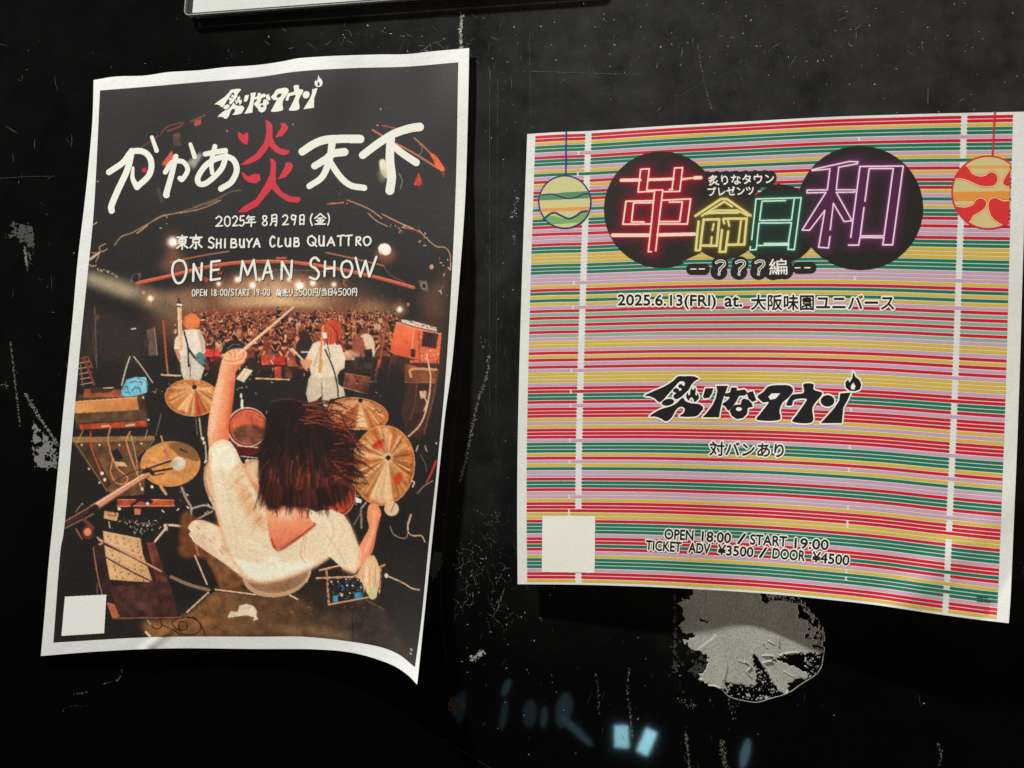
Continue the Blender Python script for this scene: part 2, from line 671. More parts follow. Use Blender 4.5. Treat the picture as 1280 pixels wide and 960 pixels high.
# hand-lettered marker strokes, unit box, y down
HAND = {
    'O': [[(.5, 0), (.15, .15), (.05, .55), (.3, 1), (.7, .95), (.95, .5), (.8, .1), (.45, 0)]],
    'N': [[(.1, 1), (.15, .05)], [(.15, .05), (.8, .95)], [(.8, .95), (.88, 0)]],
    'E': [[(.15, .05), (.1, 1)], [(.15, .05), (.85, 0)], [(.12, .5), (.75, .45)], [(.1, 1), (.85, .93)]],
    'M': [[(.0, 1), (.15, .05)], [(.15, .05), (.45, .7)], [(.45, .7), (.82, .0)], [(.82, 0), (.98, .97)]],
    'A': [[(.0, 1), (.5, 0)], [(.5, 0), (.9, .98)], [(.2, .65), (.8, .6)]],
    'S': [[(.85, .15), (.55, 0), (.2, .12), (.2, .38), (.6, .52), (.85, .75), (.6, 1), (.1, .92)]],
    'H': [[(.15, 0), (.1, 1)], [(.12, .5), (.85, .45)], [(.88, 0), (.85, 1)]],
    'W': [[(.02, .05), (.25, .98)], [(.25, .98), (.5, .2)], [(.5, .2), (.68, .98)], [(.68, .98), (1.02, 0)]],
    'I': [[(.5, 0), (.48, 1)]],
    'B': [[(.2, 0), (.15, 1)], [(.2, .02), (.7, .05), (.75, .35), (.2, .48)], [(.2, .48), (.85, .55), (.8, .95), (.15, 1)]],
    'U': [[(.12, .05), (.12, .7), (.4, 1), (.75, .8), (.85, .05)], [(.85, .05), (.88, 1)]],
    'Y': [[(.05, .05), (.45, .5)], [(.9, 0), (.45, .5), (.35, 1)]],
    'C': [[(.85, .15), (.5, 0), (.12, .35), (.15, .8), (.5, 1), (.88, .85)]],
    'L': [[(.2, 0), (.15, .95), (.85, .92)]],
    'Q': [[(.5, 0), (.1, .2), (.05, .65), (.4, .95), (.8, .8), (.9, .35), (.45, 0)], [(.55, .65), (1.0, 1.02)]],
    'T': [[(.05, .1), (.95, .02)], [(.5, .08), (.45, 1)]],
    'R': [[(.2, .05), (.15, 1)], [(.2, .05), (.75, .05), (.75, .4), (.2, .52)], [(.3, .52), (.88, 1)]],
    'P': [[(.2, .02), (.15, 1)], [(.2, .02), (.8, .08), (.8, .42), (.2, .55)]],
    '0': [[(.5, 0), (.15, .2), (.12, .75), (.5, 1), (.85, .75), (.85, .2), (.5, 0)]],
    '1': [[(.5, 0), (.48, 1)]],
    '2': [[(.12, .2), (.45, 0), (.82, .2), (.6, .6), (.1, .98)], [(.1, .98), (.92, .93)]],
    '3': [[(.15, .08), (.8, .08), (.4, .45), (.85, .7), (.6, 1), (.1, .92)]],
    '4': [[(.55, 0), (.05, .65), (.95, .62)], [(.65, .35), (.6, 1)]],
    '5': [[(.25, .02), (.2, .45), (.7, .42), (.85, .75), (.5, 1), (.1, .92)], [(.25, .04), (.85, 0)]],
    '8': [[(.75, .1), (.3, .05), (.25, .35), (.75, .6), (.8, .9), (.4, 1), (.15, .8), (.5, .5), (.8, .25), (.72, .08)]],
    '9': [[(.8, .15), (.35, .02), (.15, .3), (.4, .5), (.8, .3), (.82, .1), (.75, .55), (.6, 1)]],
    ':': [[(.5, .3), (.5, .33)], [(.5, .75), (.5, .78)]],
    '/': [[(.85, -.1), (.15, 1.1)]],
    '(': [[(.7, -.05), (.35, .3), (.35, .7), (.65, 1.1)]],
    ')': [[(.3, -.05), (.65, .3), (.65, .7), (.3, 1.1)]],
    '年': [[(.3, 0), (.1, .3)], [(.25, .15), (.9, .12)], [(.3, .38), (.85, .36)], [(.3, .38), (.3, .68)], [(.0, .7), (1, .66)], [(.58, .15), (.56, 1.05)]],
    '月': [[(.25, .0), (.25, .6), (.05, 1)], [(.25, .02), (.85, .0), (.82, 1), (.68, .95)], [(.27, .33), (.8, .32)], [(.27, .62), (.8, .61)]],
    '日': [[(.2, .1), (.18, .98)], [(.2, .1), (.85, .08), (.82, .98)], [(.2, .52), (.8, .5)], [(.2, .95), (.8, .93)]],
    '金': [[(.5, -.05), (.0, .42)], [(.5, -.05), (1, .4)], [(.3, .4), (.72, .38)], [(.15, .62), (.85, .6)], [(.5, .4), (.5, .98)], [(.28, .72), (.36, .86)], [(.74, .7), (.64, .86)], [(.02, 1), (.98, .98)]],
    '東': [[(.05, .14), (.95, .12)], [(.22, .28), (.22, .62)], [(.22, .28), (.8, .27), (.78, .62)], [(.22, .45), (.78, .44)], [(.22, .62), (.78, .62)], [(.5, 0), (.5, 1.05)], [(.48, .65), (.02, .98)], [(.52, .65), (1, .95)]],
    '京': [[(.5, -.02), (.5, .14)], [(.05, .18), (.95, .16)], [(.27, .32), (.27, .56)], [(.27, .32), (.74, .31), (.73, .56)], [(.27, .56), (.73, .55)], [(.5, .58), (.5, 1), (.38, .97)], [(.25, .72), (.05, .95)], [(.72, .7), (.95, .92)]],
    '前': [[(.3, .0), (.36, .12)], [(.72, -.03), (.62, .12)], [(.03, .2), (.97, .18)], [(.15, .35), (.15, 1)], [(.15, .35), (.5, .35), (.48, .98)], [(.17, .55), (.48, .55)], [(.17, .73), (.48, .72)], [(.68, .38), (.68, .8)], [(.88, .32), (.86, 1), (.74, .95)]],
    '売': [[(.1, .12), (.9, .1)], [(.5, -.05), (.5, .3)], [(.2, .3), (.8, .28)], [(.08, .6), (.1, .43), (.92, .42), (.9, .58)], [(.38, .55), (.3, .85), (.05, 1)], [(.6, .52), (.6, .95), (.98, .95), (.97, .8)]],
    'り': [[(.25, .05), (.22, .5), (.32, .42)], [(.72, .0), (.76, .5), (.45, 1.02)]],
    '円': [[(.15, .02), (.12, 1)], [(.15, .02), (.88, 0), (.86, 1), (.75, .95)], [(.5, .05), (.5, .5)], [(.15, .52), (.85, .5)]],
    '当': [[(.5, -.03), (.5, .33)], [(.22, .05), (.32, .26)], [(.8, .02), (.68, .25)], [(.12, .4), (.86, .38), (.84, 1)], [(.2, .68), (.82, .66)], [(.1, .98), (.84, .96)]],
}


def hand(art, text, boxes, w, col):
    """boxes: list of (x, ytop, width, height) for each character that is not a space"""
    for chx, (x, y, bw, bh) in zip(text.replace(' ', ''), boxes):
        for st in HAND[chx]:
            pts = [(x + bw * a, y + bh * b) for a, b in st]
            art.line(pts, w, col)


def spread(text, p0, p1, h, widths=None, gap=.16, space=.55):
    """even boxes for hand(): p0/p1 are the top-left of the first and the top-right of the last letter"""
    wd = []
    for c in text:
        wd.append(space if c == ' ' else (widths or {}).get(c, .42 if c in "I1:/()" else 1.0 if ord(c) > 200 else .72))
    tot = sum(wd) + gap * (len(text) - 1)
    L = p1[0] - p0[0]
    x, out = 0, []
    for c, q in zip(text, wd):
        t = x / tot
        if c != ' ':
            jig = random.uniform(-.04, .04) * h
            out.append((p0[0] + L * t, p0[1] + (p1[1] - p0[1]) * t + jig, q / tot * L, h))
        x += q + gap
    return out

# ================================================================== LEFT POSTER
ZO = {1: (40, 50), 2: (320, 50), 3: (40, 250), 4: (320, 250), 5: (40, 450), 6: (320, 450), 7: (40, 650), 8: (320, 650)}


def z(k, *pts):
    ox, oy = ZO[k]
    return [(ox + x / 4.5714, oy + y / 4.5714) for x, y in pts]


LT = z(1, (352, 228), (480, 208), (640, 203), (780, 183), (960, 172), (1100, 155), (1280, 143)) + z(2, (150, 122), (250, 103), (450, 90), (700, 82), (860, 80), (1000, 65), (1218, 45))
LR = [(586.5, 60), (584.7, 150), (581.4, 250), (573.8, 355), (565, 455), (556, 522), (543, 648), (533.3, 742), (523.4, 838), (521.3, 855.6)]
LB = [(51, 820), (127.5, 814), (215, 810.4), (320, 811.2), (392, 811.6), (442.5, 816.3), (486, 829.4), (508, 842.5), (521.3, 855.6)]
LL = [(117, 100), (115.5, 150.6), (110.4, 209.7), (105, 260), (97, 326.6), (91.4, 390), (84.8, 457.8), (78.3, 522), (71.7, 594.4), (65.8, 655.6), (60.8, 704.7), (55.3, 772.5), (51, 820)]


def lift_left(u, v):
    d = .0012 + .009 * v ** 1.5 * (.35 + .65 * u) + .006 * np.exp(-((v - .55) / .35) ** 2) * u ** 3
    d = d + .0022 * np.exp(-(v / .10) ** 2) * (1 - np.cos(u * 14)) * .5
    corner = np.clip((u - .62) / .38, 0, 1) ** 2 * np.clip((v - .80) / .20, 0, 1) ** 2
    d = d + .020 * corner
    d = d + .0016 * np.exp(-((u - .24) / .035) ** 2 - ((v - .985) / .05) ** 2)      # small buckle in the lower margin
    d = d + .0012 * np.sin(u * 9 + v * 3) * v * np.sin(v * 5)
    d = d + .00045 * (1 + np.sin(u * 31 + 1)) * np.exp(-(v / .12) ** 2) + .0004 * (1 + np.sin(v * 24 + u * 6)) * np.exp(-((1 - u) / .16) ** 2)
    d = d + .0012 * np.exp(-(((u - .30) * .7 + (v - .985) * 1.4) / .012) ** 2) * np.exp(-((v - 1) / .05) ** 2) * (np.abs(u - .3) < .15)
    return d


SL = Sheet(LT, LB, LL, LR, lift_left)
poster_l = thing('concert_poster', 'tall white-bordered concert poster showing a drummer from behind, lower right corner curling off wall',
                 'poster', tuple(on_wall((286, 820), 0)), 'posters on the black wall')
SL.paper(poster_l)

# ---- the concert photograph printed on it (flat print, painted as colour of the ink)
PT = z(1, (388, 288), (640, 268), (960, 240), (1280, 213)) + z(2, (250, 178), (560, 160), (860, 152), (1155, 127))
PR = [(572.7, 77.8), (569, 250), (558.5, 447), (547, 575), (536.6, 672), (526.7, 772.5), (518.6, 833.8)]
PB = [(66.7, 803), (193, 796), (320, 795.5), (385.6, 796), (460, 805.3), (495, 816), (518.6, 833.8)]
PL = [(125, 113), (117.7, 256.5), (107.8, 359), (99, 447), (81.6, 647), (75, 694), (66.7, 803)]
A = Art(56, 66, 590, 846, 2.0, (37, 34, 33))
g1 = blur(RNG.standard_normal((A.h, A.w)).astype(np.float32), 40)
g1 /= g1.std()
A.c *= (1 + .05 * g1)[..., None]

# stage haze, beams, ceiling
A.ell(340, 398, 150, 46, (132, 86, 62), soft=16, alpha=.85)
A.ell(345, 372, 66, 24, (222, 182, 144), soft=11, alpha=.9)
A.ell(300, 366, 40, 14, (150, 112, 82), soft=8, alpha=.6)
A.ell(395, 368, 40, 14, (150, 110, 80), soft=8, alpha=.5)
A.poly([(108, 338), (170, 352), (225, 372), (215, 400), (160, 375), (104, 356)], (120, 104, 86), soft=5, alpha=.75)
A.poly([(108, 340), (150, 353), (180, 366), (160, 372), (106, 350)], (196, 178, 150), soft=5, alpha=.7)
A.poly([(187, 370), (240, 360), (262, 380), (240, 392)], (150, 116, 88), soft=5, alpha=.7)
A.poly([(499, 384), (460, 375), (440, 385), (470, 392)], (160, 118, 84), soft=5, alpha=.7)
A.poly([(216, 305), (238, 330), (222, 345), (196, 335)], (120, 82, 60), soft=5, alpha=.8)
A.poly([(561, 330), (545, 352), (520, 372), (535, 400), (556, 400)], (120, 82, 58), soft=7, alpha=.6)
A.poly([(105, 385), (150, 395), (190, 420), (175, 455), (100, 450)], (58, 46, 42), soft=8, alpha=.8)
A.poly([(520, 395), (558, 400), (552, 470), (530, 470)], (96, 56, 42), soft=8, alpha=.6)
# ceiling things seen between the title strokes
o1, o2, o3 = (168, 84, 60), (124, 68, 52), (196, 110, 84)
A.line(z(1, (735, 540), (760, 505), (800, 485), (860, 470)), 1.4, o2)
A.line(z(1, (770, 520), (830, 500), (865, 478)), 2.0, o2)
A.line(z(1, (905, 465), (990, 430)), 1.1, o1)
A.poly(z(1, (925, 462), (968, 452), (965, 482), (930, 492)), o1, tex=.15)
A.poly(z(1, (805, 540), (845, 530), (850, 600), (812, 612)), (92, 62, 58), tex=.2)
A.poly(z(1, (740, 712), (800, 628), (808, 680), (765, 722)), (205, 92, 62), tex=.15)
A.line(z(1, (615, 622), (725, 545)), 1.2, o2)
A.poly(z(1, (885, 700), (960, 640), (975, 660), (925, 740)), (150, 150, 142), soft=1.5)
A.poly(z(1, (625, 740), (650, 725), (655, 755), (632, 755)), (200, 40, 60))
A.line(z(1, (720, 850), (745, 925)), 3, (80, 70, 68), soft=1)
A.line(z(2, (668, 515), (760, 570), (890, 640), (1060, 745)), 2.2, o3)
A.line(z(2, (720, 488), (800, 505)), 1.6, o1)
A.line(z(2, (905, 560), (990, 640), (1075, 745)), 1.7, o3)
A.poly(z(2, (990, 640), (1030, 660), (1080, 735), (1060, 752), (1025, 715)), (226, 104, 62), tex=.1)
A.line(z(2, (935, 590), (950, 630), (930, 665)), .8, (160, 150, 145))
A.poly(z(2, (930, 755), (950, 820), (935, 835), (902, 825), (912, 800)), (205, 62, 54), tex=.15)
A.poly(z(2, (705, 690), (740, 690), (752, 790), (715, 760)), (225, 215, 190), smooth=True, soft=.4)
A.ell(478, 219, 5, 9, (150, 160, 120), soft=2.5, alpha=.6)
A.line(z(2, (815, 760), (835, 800), (825, 850)), 1.2, (118, 128, 108))
A.line(z(2, (1070, 750), (1072, 780)), 1.4, o1)
for (k, x, y) in ((2, 712, 395), (2, 212, 482), (1, 1115, 520), (1, 375, 808), (2, 695, 487)):
    A.ell(*z(k, (x, y))[0], .9, .9, (225, 185, 170))
# cables along the ceiling
cab = (186, 146, 116)
A.line(z(1, (920, 955), (1060, 905), (1130, 870), (1195, 858)), 1.0, (140, 104, 84))
A.line(z(3, (1080, 0), (980, 45), (900, 65), (800, 80), (730, 100), (640, 150), (570, 188), (510, 210), (470, 260)), 1.1, cab)
A.line(z(3, (1060, 0), (960, 35), (840, 70), (740, 90), (680, 125)), .9, (150, 118, 92))
A.line(z(3, (660, 145), (600, 190)), 1.2, (206, 170, 140))
A.line(z(3, (420, 250), (385, 270), (400, 295), (430, 280)), 1.2, cab)
A.line(z(3, (330, 340), (385, 300)), 3, (196, 170, 140))
A.line(z(3, (365, 355), (380, 310), (340, 300)), 1, cab)
A.line(z(3, (345, 145), (370, 128)), .8, (214, 204, 192))
for t in range(16):
    x, y = 330 + t * 10 + random.uniform(-6, 6), 375 + t * 4 + random.uniform(-9, 9)
    A.line(z(3, (x, y), (x + 8, y + random.uniform(-10, 10))), .8, (214, 196, 170))
A.line(z(4, (520, 0), (600, 30), (660, 60), (720, 105)), 1.3, (196, 140, 112))
A.line(z(4, (640, 75), (690, 120), (750, 150)), 1.2, cab)
A.line(z(4, (720, 80), (820, 130), (900, 165)), 1.5, (200, 140, 110))
A.line(z(4, (830, 155), (900, 168), (940, 185)), 1.2, (205, 120, 90))
A.line(z(4, (930, 170), (975, 220), (1030, 265), (1080, 272), (1108, 310), (1112, 400)), 1.2, (190, 150, 122))
A.line(z(4, (410, 22), (500, 15)), 1.5, (196, 120, 90))
for t in range(34):
    k, x, y = random.choice(((4, 460, 15), (4, 820, 165), (4, 1080, 400), (4, 960, 230), (3, 740, 150), (4, 1090, 350), (4, 1080, 510)))
    x += random.gauss(0, 22)
    y += random.gauss(0, 20)
    A.line(z(k, (x, y), (x + random.uniform(-12, 12), y + random.uniform(-16, 16))), random.uniform(.6, 1.2), random.choice(((196, 150, 120), (226, 210, 190), (150, 90, 66))))
# truss and pipes
tr = z(3, (600, 475), (800, 430), (950, 393), (1100, 366), (1280, 352)) + z(4, (200, 355), (450, 390), (700, 445), (900, 500))
A.line(tr, 4.2, (184, 86, 60))
A.line([(x, y - 1.2) for x, y in tr], 1.1, (222, 130, 98))
A.line(z(3, (790, 355), (960, 320), (1125, 293)), 1.6, (170, 112, 90))
A.line(z(4, (400, 300), (560, 335), (730, 375)), 1.8, (166, 112, 92))
A.line(z(4, (730, 380), (770, 430), (850, 470)), .9, (120, 90, 76))
A.line(z(4, (120, 332), (170, 330)), 2.2, (196, 96, 70))
A.line(z(4, (0, 400), (250, 402), (420, 410)), 1.2, (110, 92, 84))
A.poly(z(3, (575, 425), (628, 415), (610, 468), (552, 475)), (100, 88, 78))
A.ell(*z(3, (592, 446))[0], 4.2, 5, (40, 36, 34), ang=20)
A.poly(z(4, (925, 460), (975, 460), (990, 530), (945, 510)), (92, 80, 72))
A.ell(*z(4, (960, 490))[0], 4, 5, (150, 130, 110), ang=-20)
A.ell(*z(4, (960, 490))[0], 2.6, 3.4, (44, 38, 36), ang=-20)
# stage lamps
def glow(x, y, r, c, halo=3.0, h=(196, 140, 100)):
    A.ell(x, y, r * halo, r * halo, h, soft=r * 1.1, alpha=.55)
    A.ell(x, y, r * 1.3, r * 1.3, c, soft=r * .35, alpha=.9)
    A.ell(x, y, r * .8, r * .8, (250, 246, 236), soft=.4)
glow(*z(3, (805, 240))[0], 5.2, (244, 236, 222), 2.3, (150, 96, 72))
A.ell(482, 318, 13, 11, (150, 88, 62), soft=4, alpha=.7)
A.ell(*z(4, (735, 282))[0], 8.2, 7.4, (238, 224, 206), ang=20)
A.ell(*z(4, (732, 278))[0], 6.6, 5.4, (246, 238, 226), ang=20)
A.line(z(4, (705, 285), (735, 318), (772, 305)), .9, (150, 120, 100))
glow(*z(3, (677, 563))[0], 3.0, (250, 232, 200), 3.2)
glow(*z(4, (820, 625))[0], 3.0, (250, 232, 200), 3.0)
A.ell(*z(3, (637, 530))[0], 2.2, 2.6, (190, 140, 110))
A.ell(*z(4, (870, 597))[0], 2, 2.4, (190, 110, 80))
A.ell(*z(4, (1003, 382))[0], 2.4, 3.2, (214, 150, 120))
for (k, x, y, r) in ((3, 1067, 480, 2.3), (3, 1175, 455, 3.2), (3, 1262, 487, 4.0), (4, 190, 455, 2.6), (4, 250, 490, 5.2), (4, 325, 475, 3.2), (4, 445, 483, 2.6), (4, 15, 455, 2.0)):
    glow(*z(k, (x, y))[0], r, (240, 216, 186), 2.4, (170, 120, 88))
for (k, x, y) in ((3, 995, 455), (4, 262, 445), (4, 510, 470), (3, 1070, 400)):
    for t in range(6):
        A.ell(*z(k, (x + random.uniform(-10, 10), y + random.uniform(-22, 22)))[0], 1.2, 1.4, (176, 84, 60))
for t in range(60):
    x, y = random.uniform(190, 520), random.uniform(352, 385)
    A.line([(x, y), (x + random.uniform(-2, 2), y + random.uniform(2, 9))], .7, random.choice(((84, 66, 56), (150, 118, 96), (52, 44, 40))))
for x in (267, 286, 408, 452, 470):
    A.line([(x, 372), (x + 1, 398)], .6, (120, 96, 80))
# crowd
sk = [(206, 132, 96), (188, 112, 80), (168, 94, 66), (220, 150, 112), (150, 84, 60), (196, 120, 92)]
A.poly([(228, 396), (270, 386), (345, 383), (430, 388), (500, 402), (503, 440), (500, 468), (225, 462)], (122, 72, 52), soft=3, alpha=.95)
rows = [(392, 1.7, 150), (398, 2.0, 130), (405, 2.4, 110), (413, 2.9, 80), (423, 3.6, 52), (434, 4.2, 34)]
for (yy, r, n) in rows:
    for t in range(n):
        x = random.uniform(238, 498)
        y = yy + random.gauss(0, 2.6) + abs(x - 350) * .035
        c = np.array(random.choice(sk)) * random.uniform(.75, 1.12)
        if random.random() < .55:
            dx = random.uniform(-5, 5)
            A.line([(x, y), (x + dx, y - r * random.uniform(1.4, 3.6))], r * .55, c, w2=r * .45)
            A.ell(x + dx, y - r * 3, r * .4, r * .45, c * 1.12)
        bc = random.choice(((40, 30, 28), (58, 38, 32), (140, 76, 54), (34, 28, 28), (196, 160, 136), (120, 50, 40)))
        A.ell(x, y + r * 2.3, r * 1.5, r * 1.9, bc, tex=.15)
        A.ell(x, y, r * .85, r * 1.05, c, tex=.12)
        A.ell(x, y - r * .5, r * .95, r * .7, random.choice(((44, 28, 24), (70, 40, 30), (120, 70, 48))))
        if r > 2.8:
            A.line([(x - r * .35, y + .3), (x + r * .35, y + .3)], .7, (70, 36, 28), alpha=.7)
            A.line([(x - r * 1.3, y + r * 1.6), (x - r * .4, y + r * 3.2)], r * .5, c)
            A.line([(x + r * 1.3, y + r * 1.6), (x + r * .5, y + r * 3.2)], r * .5, c * .95)
# people standing further right
A.poly(z(4, (600, 780), (640, 765), (672, 800), (678, 880), (660, 960), (615, 950), (628, 860)), (222, 190, 164), smooth=True, tex=.06)
A.ell(*z(4, (628, 745))[0], 3, 4, (110, 66, 50))
A.line(z(4, (600, 920), (620, 880), (628, 840)), 2.2, (205, 130, 96))
A.poly(z(4, (560, 790), (610, 790), (615, 870), (555, 870)), (150, 84, 66), smooth=True, tex=.2)
A.line(z(4, (560, 690), (570, 740)), 2, (196, 120, 90))
A.line(z(4, (610, 740), (640, 690), (680, 690)), 2, (96, 62, 50))
# barrier, boxes and dark band in front of the crowd
A.poly([(226, 446), (300, 447), (372, 447), (505, 445), (508, 475), (360, 474), (226, 470)], (40, 31, 29), soft=1, alpha=.85)
for (x0, y0, w, h, c) in ((252, 437, 22, 9, (190, 62, 52)), (262, 446, 12, 6, (150, 48, 42)), (243, 455, 18, 7, (66, 42, 36)), (326, 444, 16, 12, (186, 76, 56)), (342, 446, 14, 10, (190, 56, 46)), (358, 445, 15, 13, (160, 90, 66)), (372, 452, 14, 9, (120, 62, 48)), (343, 459, 8, 14, (170, 74, 52)), (355, 461, 10, 12, (96, 56, 44)), (428, 440, 14, 10, (205, 160, 130)), (441, 450, 12, 12, (60, 44, 40)), (455, 437, 10, 16, (40, 36, 36))):
    A.poly([(x0, y0), (x0 + w, y0 - 1), (x0 + w + 1, y0 + h), (x0 + 1, y0 + h)], c, tex=.2)
for t in range(50):
    x, y = random.uniform(255, 500), random.uniform(444, 472)
    A.line([(x, y), (x + random.uniform(-3, 3), y + random.uniform(-5, 5))], random.uniform(.6, 1.3), random.choice(((200, 140, 110), (60, 40, 34), (226, 206, 186), (120, 70, 54))))
A.line(z(6, (0, 105), (190, 112)), 1.7, (226, 186, 150))
A.line(z(5, (740, 85), (850, 90)), 1.9, (230, 190, 155))
A.line(z(6, (655, 125), (690, 125)), 1.6, (230, 190, 155))
# poles, stands
A.line(z(3, (750, 690), (772, 960)), 2.4, (176, 84, 60))
A.line(z(5, (770, 0), (776, 80)), 1.6, (190, 110, 80))
A.line(z(4, (738, 725), (705, 960)), 2.0, (170, 90, 62))
A.line(z(6, (703, 0), (682, 115)), 2.2, (200, 100, 66))
A.line(z(3, (358, 610), (370, 960)), .9, (120, 100, 86))
A.line(z(3, (372, 660), (350, 800), (372, 960)), .7, (96, 80, 70))
A.line(z(6, (770, 0), (740, 170)), .9, (110, 96, 88))
A.poly(z(3, (655, 740), (700, 728), (718, 888), (668, 890)), (96, 76, 66), tex=.15)
A.line(z(3, (700, 730), (716, 888)), 1.0, (180, 150, 126))
A.poly(z(3, (640, 800), (668, 790), (670, 830), (645, 838)), (66, 54, 50))
A.line(z(3, (568, 738), (592, 734)), 1.2, (236, 226, 206))
A.ell(*z(3, (375, 670))[0], 2.5, 3.5, (110, 64, 50), soft=.8)
# chair back on the far left
for t in range(5):
    A.line(z(5, (262 + t * 4, 20 + t * 30), (325 + t * 6, 8 + t * 30)), 1.2, (190, 150, 120))
A.line(z(5, (300, 0), (355, 140)), 3.2, (122, 66, 48))
A.line(z(3, (280, 905), (320, 900), (345, 960)), 2, (130, 70, 50))
A.line(z(5, (275, 10), (290, 150)), 1.2, (150, 110, 84))
# stand holding the blue bag
A.line(z(3, (560, 895), (538, 960)) + z(5, (512, 145)), 1.4, (226, 206, 180))
A.line(z(3, (582, 895), (632, 960)) + z(5, (690, 130)), 1.4, (206, 186, 160))
# left amplifiers
A.poly(z(5, (262, 200), (640, 190), (665, 370), (250, 395)), (72, 54, 44), tex=.12)
A.poly(z(5, (300, 165), (505, 168), (560, 195), (520, 212), (290, 215)), (150, 88, 58), tex=.12)
A.poly(z(5, (330, 158), (470, 160), (450, 185), (340, 190)), (70, 46, 38))
A.line(z(5, (410, 160), (465, 158)), 1.2, (236, 196, 160))
A.poly(z(5, (245, 240), (600, 215), (612, 285), (244, 305)), (216, 150, 96), col2=(190, 120, 74), ax=((95, 500), (172, 512)), tex=.08)
A.line(z(5, (245, 238), (600, 213)), 1.0, (236, 182, 132))
A.poly(z(5, (244, 305), (655, 285), (655, 340), (244, 360)), (88, 66, 50), tex=.14)
A.poly(z(5, (272, 368), (655, 345), (660, 380), (275, 398)), (166, 72, 46), tex=.16)
A.line(z(5, (275, 366), (650, 343)), 1.0, (60, 40, 32))
A.line(z(5, (400, 380), (440, 375)), 1.8, (226, 190, 150))
A.line(z(5, (540, 375), (585, 368)), 2.6, (196, 180, 160))
A.poly(z(5, (230, 455), (700, 450), (640, 520), (600, 560), (650, 640), (640, 770), (480, 780), (430, 745)), (104, 74, 50), tex=.13)
A.poly(z(5, (230, 440), (700, 435), (698, 460), (232, 472)), (150, 112, 76), tex=.1)
A.poly(z(5, (230, 475), (330, 475), (450, 700), (425, 745)), (78, 56, 42), tex=.12)
for (x, y) in ((285, 485), (385, 485), (500, 485), (625, 478), (325, 622), (385, 700), (635, 215), (665, 342)):
    A.ell(*z(5, (x, y))[0], 1.4, 1.4, (226, 206, 176))
for (x0, y0, x1, y1) in ((235, 455, 430, 750), (700, 455, 650, 520)):
    A.line(z(5, (x0, y0), (x1, y1)), 1.1, (150, 116, 84))
cb = (214, 140, 100)
A.line(z(5, (335, 410), (335, 480), (360, 560), (400, 650)), 1.7, (190, 84, 60))
A.ell(*z(5, (400, 648))[0], 2, 2.4, (244, 226, 206))
A.ell(*z(5, (416, 684))[0], 1.8, 2.2, (244, 226, 206))
A.line(z(5, (450, 380), (435, 450), (450, 530), (460, 570), (450, 640), (480, 700), (530, 705), (545, 670), (490, 620), (462, 560)), 1.6, cb)
A.line(z(5, (560, 410), (540, 460), (560, 540), (600, 650), (625, 735)), 1.8, cb)
A.line(z(5, (565, 430), (590, 530), (605, 640)), 1.0, (190, 170, 150))
A.line(z(5, (290, 405), (260, 470)), 1.0, (196, 150, 110))
A.line(z(5, (660, 400), (645, 450)), 1.0, (196, 150, 110))
A.line(z(5, (738, 310), (708, 430)), 1.4, (110, 92, 80))
A.poly(z(5, (450, 520), (490, 505), (520, 560), (480, 585)), (40, 36, 36))
A.poly(z(5, (470, 580), (530, 585), (545, 610), (480, 605)), (210, 176, 136))
A.ell(*z(5, (630, 738))[0], 1.8, 2.2, (236, 216, 196))
# blue bag
A.poly(z(5, (512, 170), (540, 112), (590, 98), (650, 98), (662, 140), (658, 185), (590, 205), (535, 212), (513, 200)), (112, 176, 198), col2=(150, 206, 222), ax=((150, 490), (184, 472)), tex=.08)
for (a, b, c, d) in ((530, 150, 545, 165), (560, 130, 600, 125), (570, 175, 590, 150), (595, 155, 620, 185), (535, 185, 560, 195), (610, 125, 625, 140)):
    A.line(z(5, (a, b), ((a + c) / 2 + 8, (b + d) / 2 - 6), (c, d)), 1.0, (30, 44, 56))
A.line(z(5, (600, 105), (650, 120), (658, 175)), .9, (60, 90, 104))
# right-hand amplifier, its shelf and leads
A.poly(z(4, (800, 698), (1060, 765), (1045, 935), (870, 925), (765, 868)), (222, 104, 68), tex=.06)
A.poly(z(4, (800, 698), (905, 735), (880, 905), (765, 868)), (232, 120, 80), col2=(206, 88, 58), ax=((495, 405), (488, 445)), tex=.05)
A.poly(z(4, (905, 735), (1060, 765), (1045, 935), (880, 905)), (212, 106, 74), tex=.08)
A.poly(z(4, (955, 745), (1042, 765), (1030, 850), (945, 835)), (52, 36, 34), tex=.3)
for t in range(6):
    A.line(z(4, (960 + t * 14, 752 + t * 3), (950 + t * 14, 835 + t * 3)), .7, (96, 66, 58))
A.line(z(4, (800, 698), (905, 735), (1060, 765)), 1.0, (246, 170, 130))
A.line(z(4, (905, 735), (880, 905)), .9, (244, 176, 140))
A.poly(z(4, (885, 850), (912, 855), (908, 900), (882, 893)), (60, 40, 36))
for t in range(14):
    x, y = random.uniform(900, 1040), random.uniform(850, 920)
    A.ell(*z(4, (x, y + (x - 900) * .1))[0], 1, 1, random.choice(((240, 206, 180), (110, 50, 38))))
A.poly(z(4, (830, 682), (900, 692), (1030, 728), (1035, 752), (905, 722), (832, 700)), (226, 206, 186), tex=.12)
for t in range(16):
    x = random.uniform(835, 1025)
    y = 690 + (x - 835) * .2 + random.uniform(-6, 8)
    A.line(z(4, (x, y), (x + random.uniform(4, 22), y + random.uniform(-3, 10))), .8, random.choice(((70, 50, 44), (246, 236, 216), (150, 90, 70))))
A.poly(z(4, (775, 880), (1045, 940), (1040, 960), (770, 960)), (74, 48, 40), tex=.15)
A.poly(z(6, (800, 0), (1040, 0), (1035, 60), (1000, 300), (930, 470), (860, 420), (830, 300), (860, 120)), (62, 42, 35), tex=.12)
A.poly(z(6, (880, 0), (1035, 0), (1032, 18), (880, 15)), (206, 100, 70))
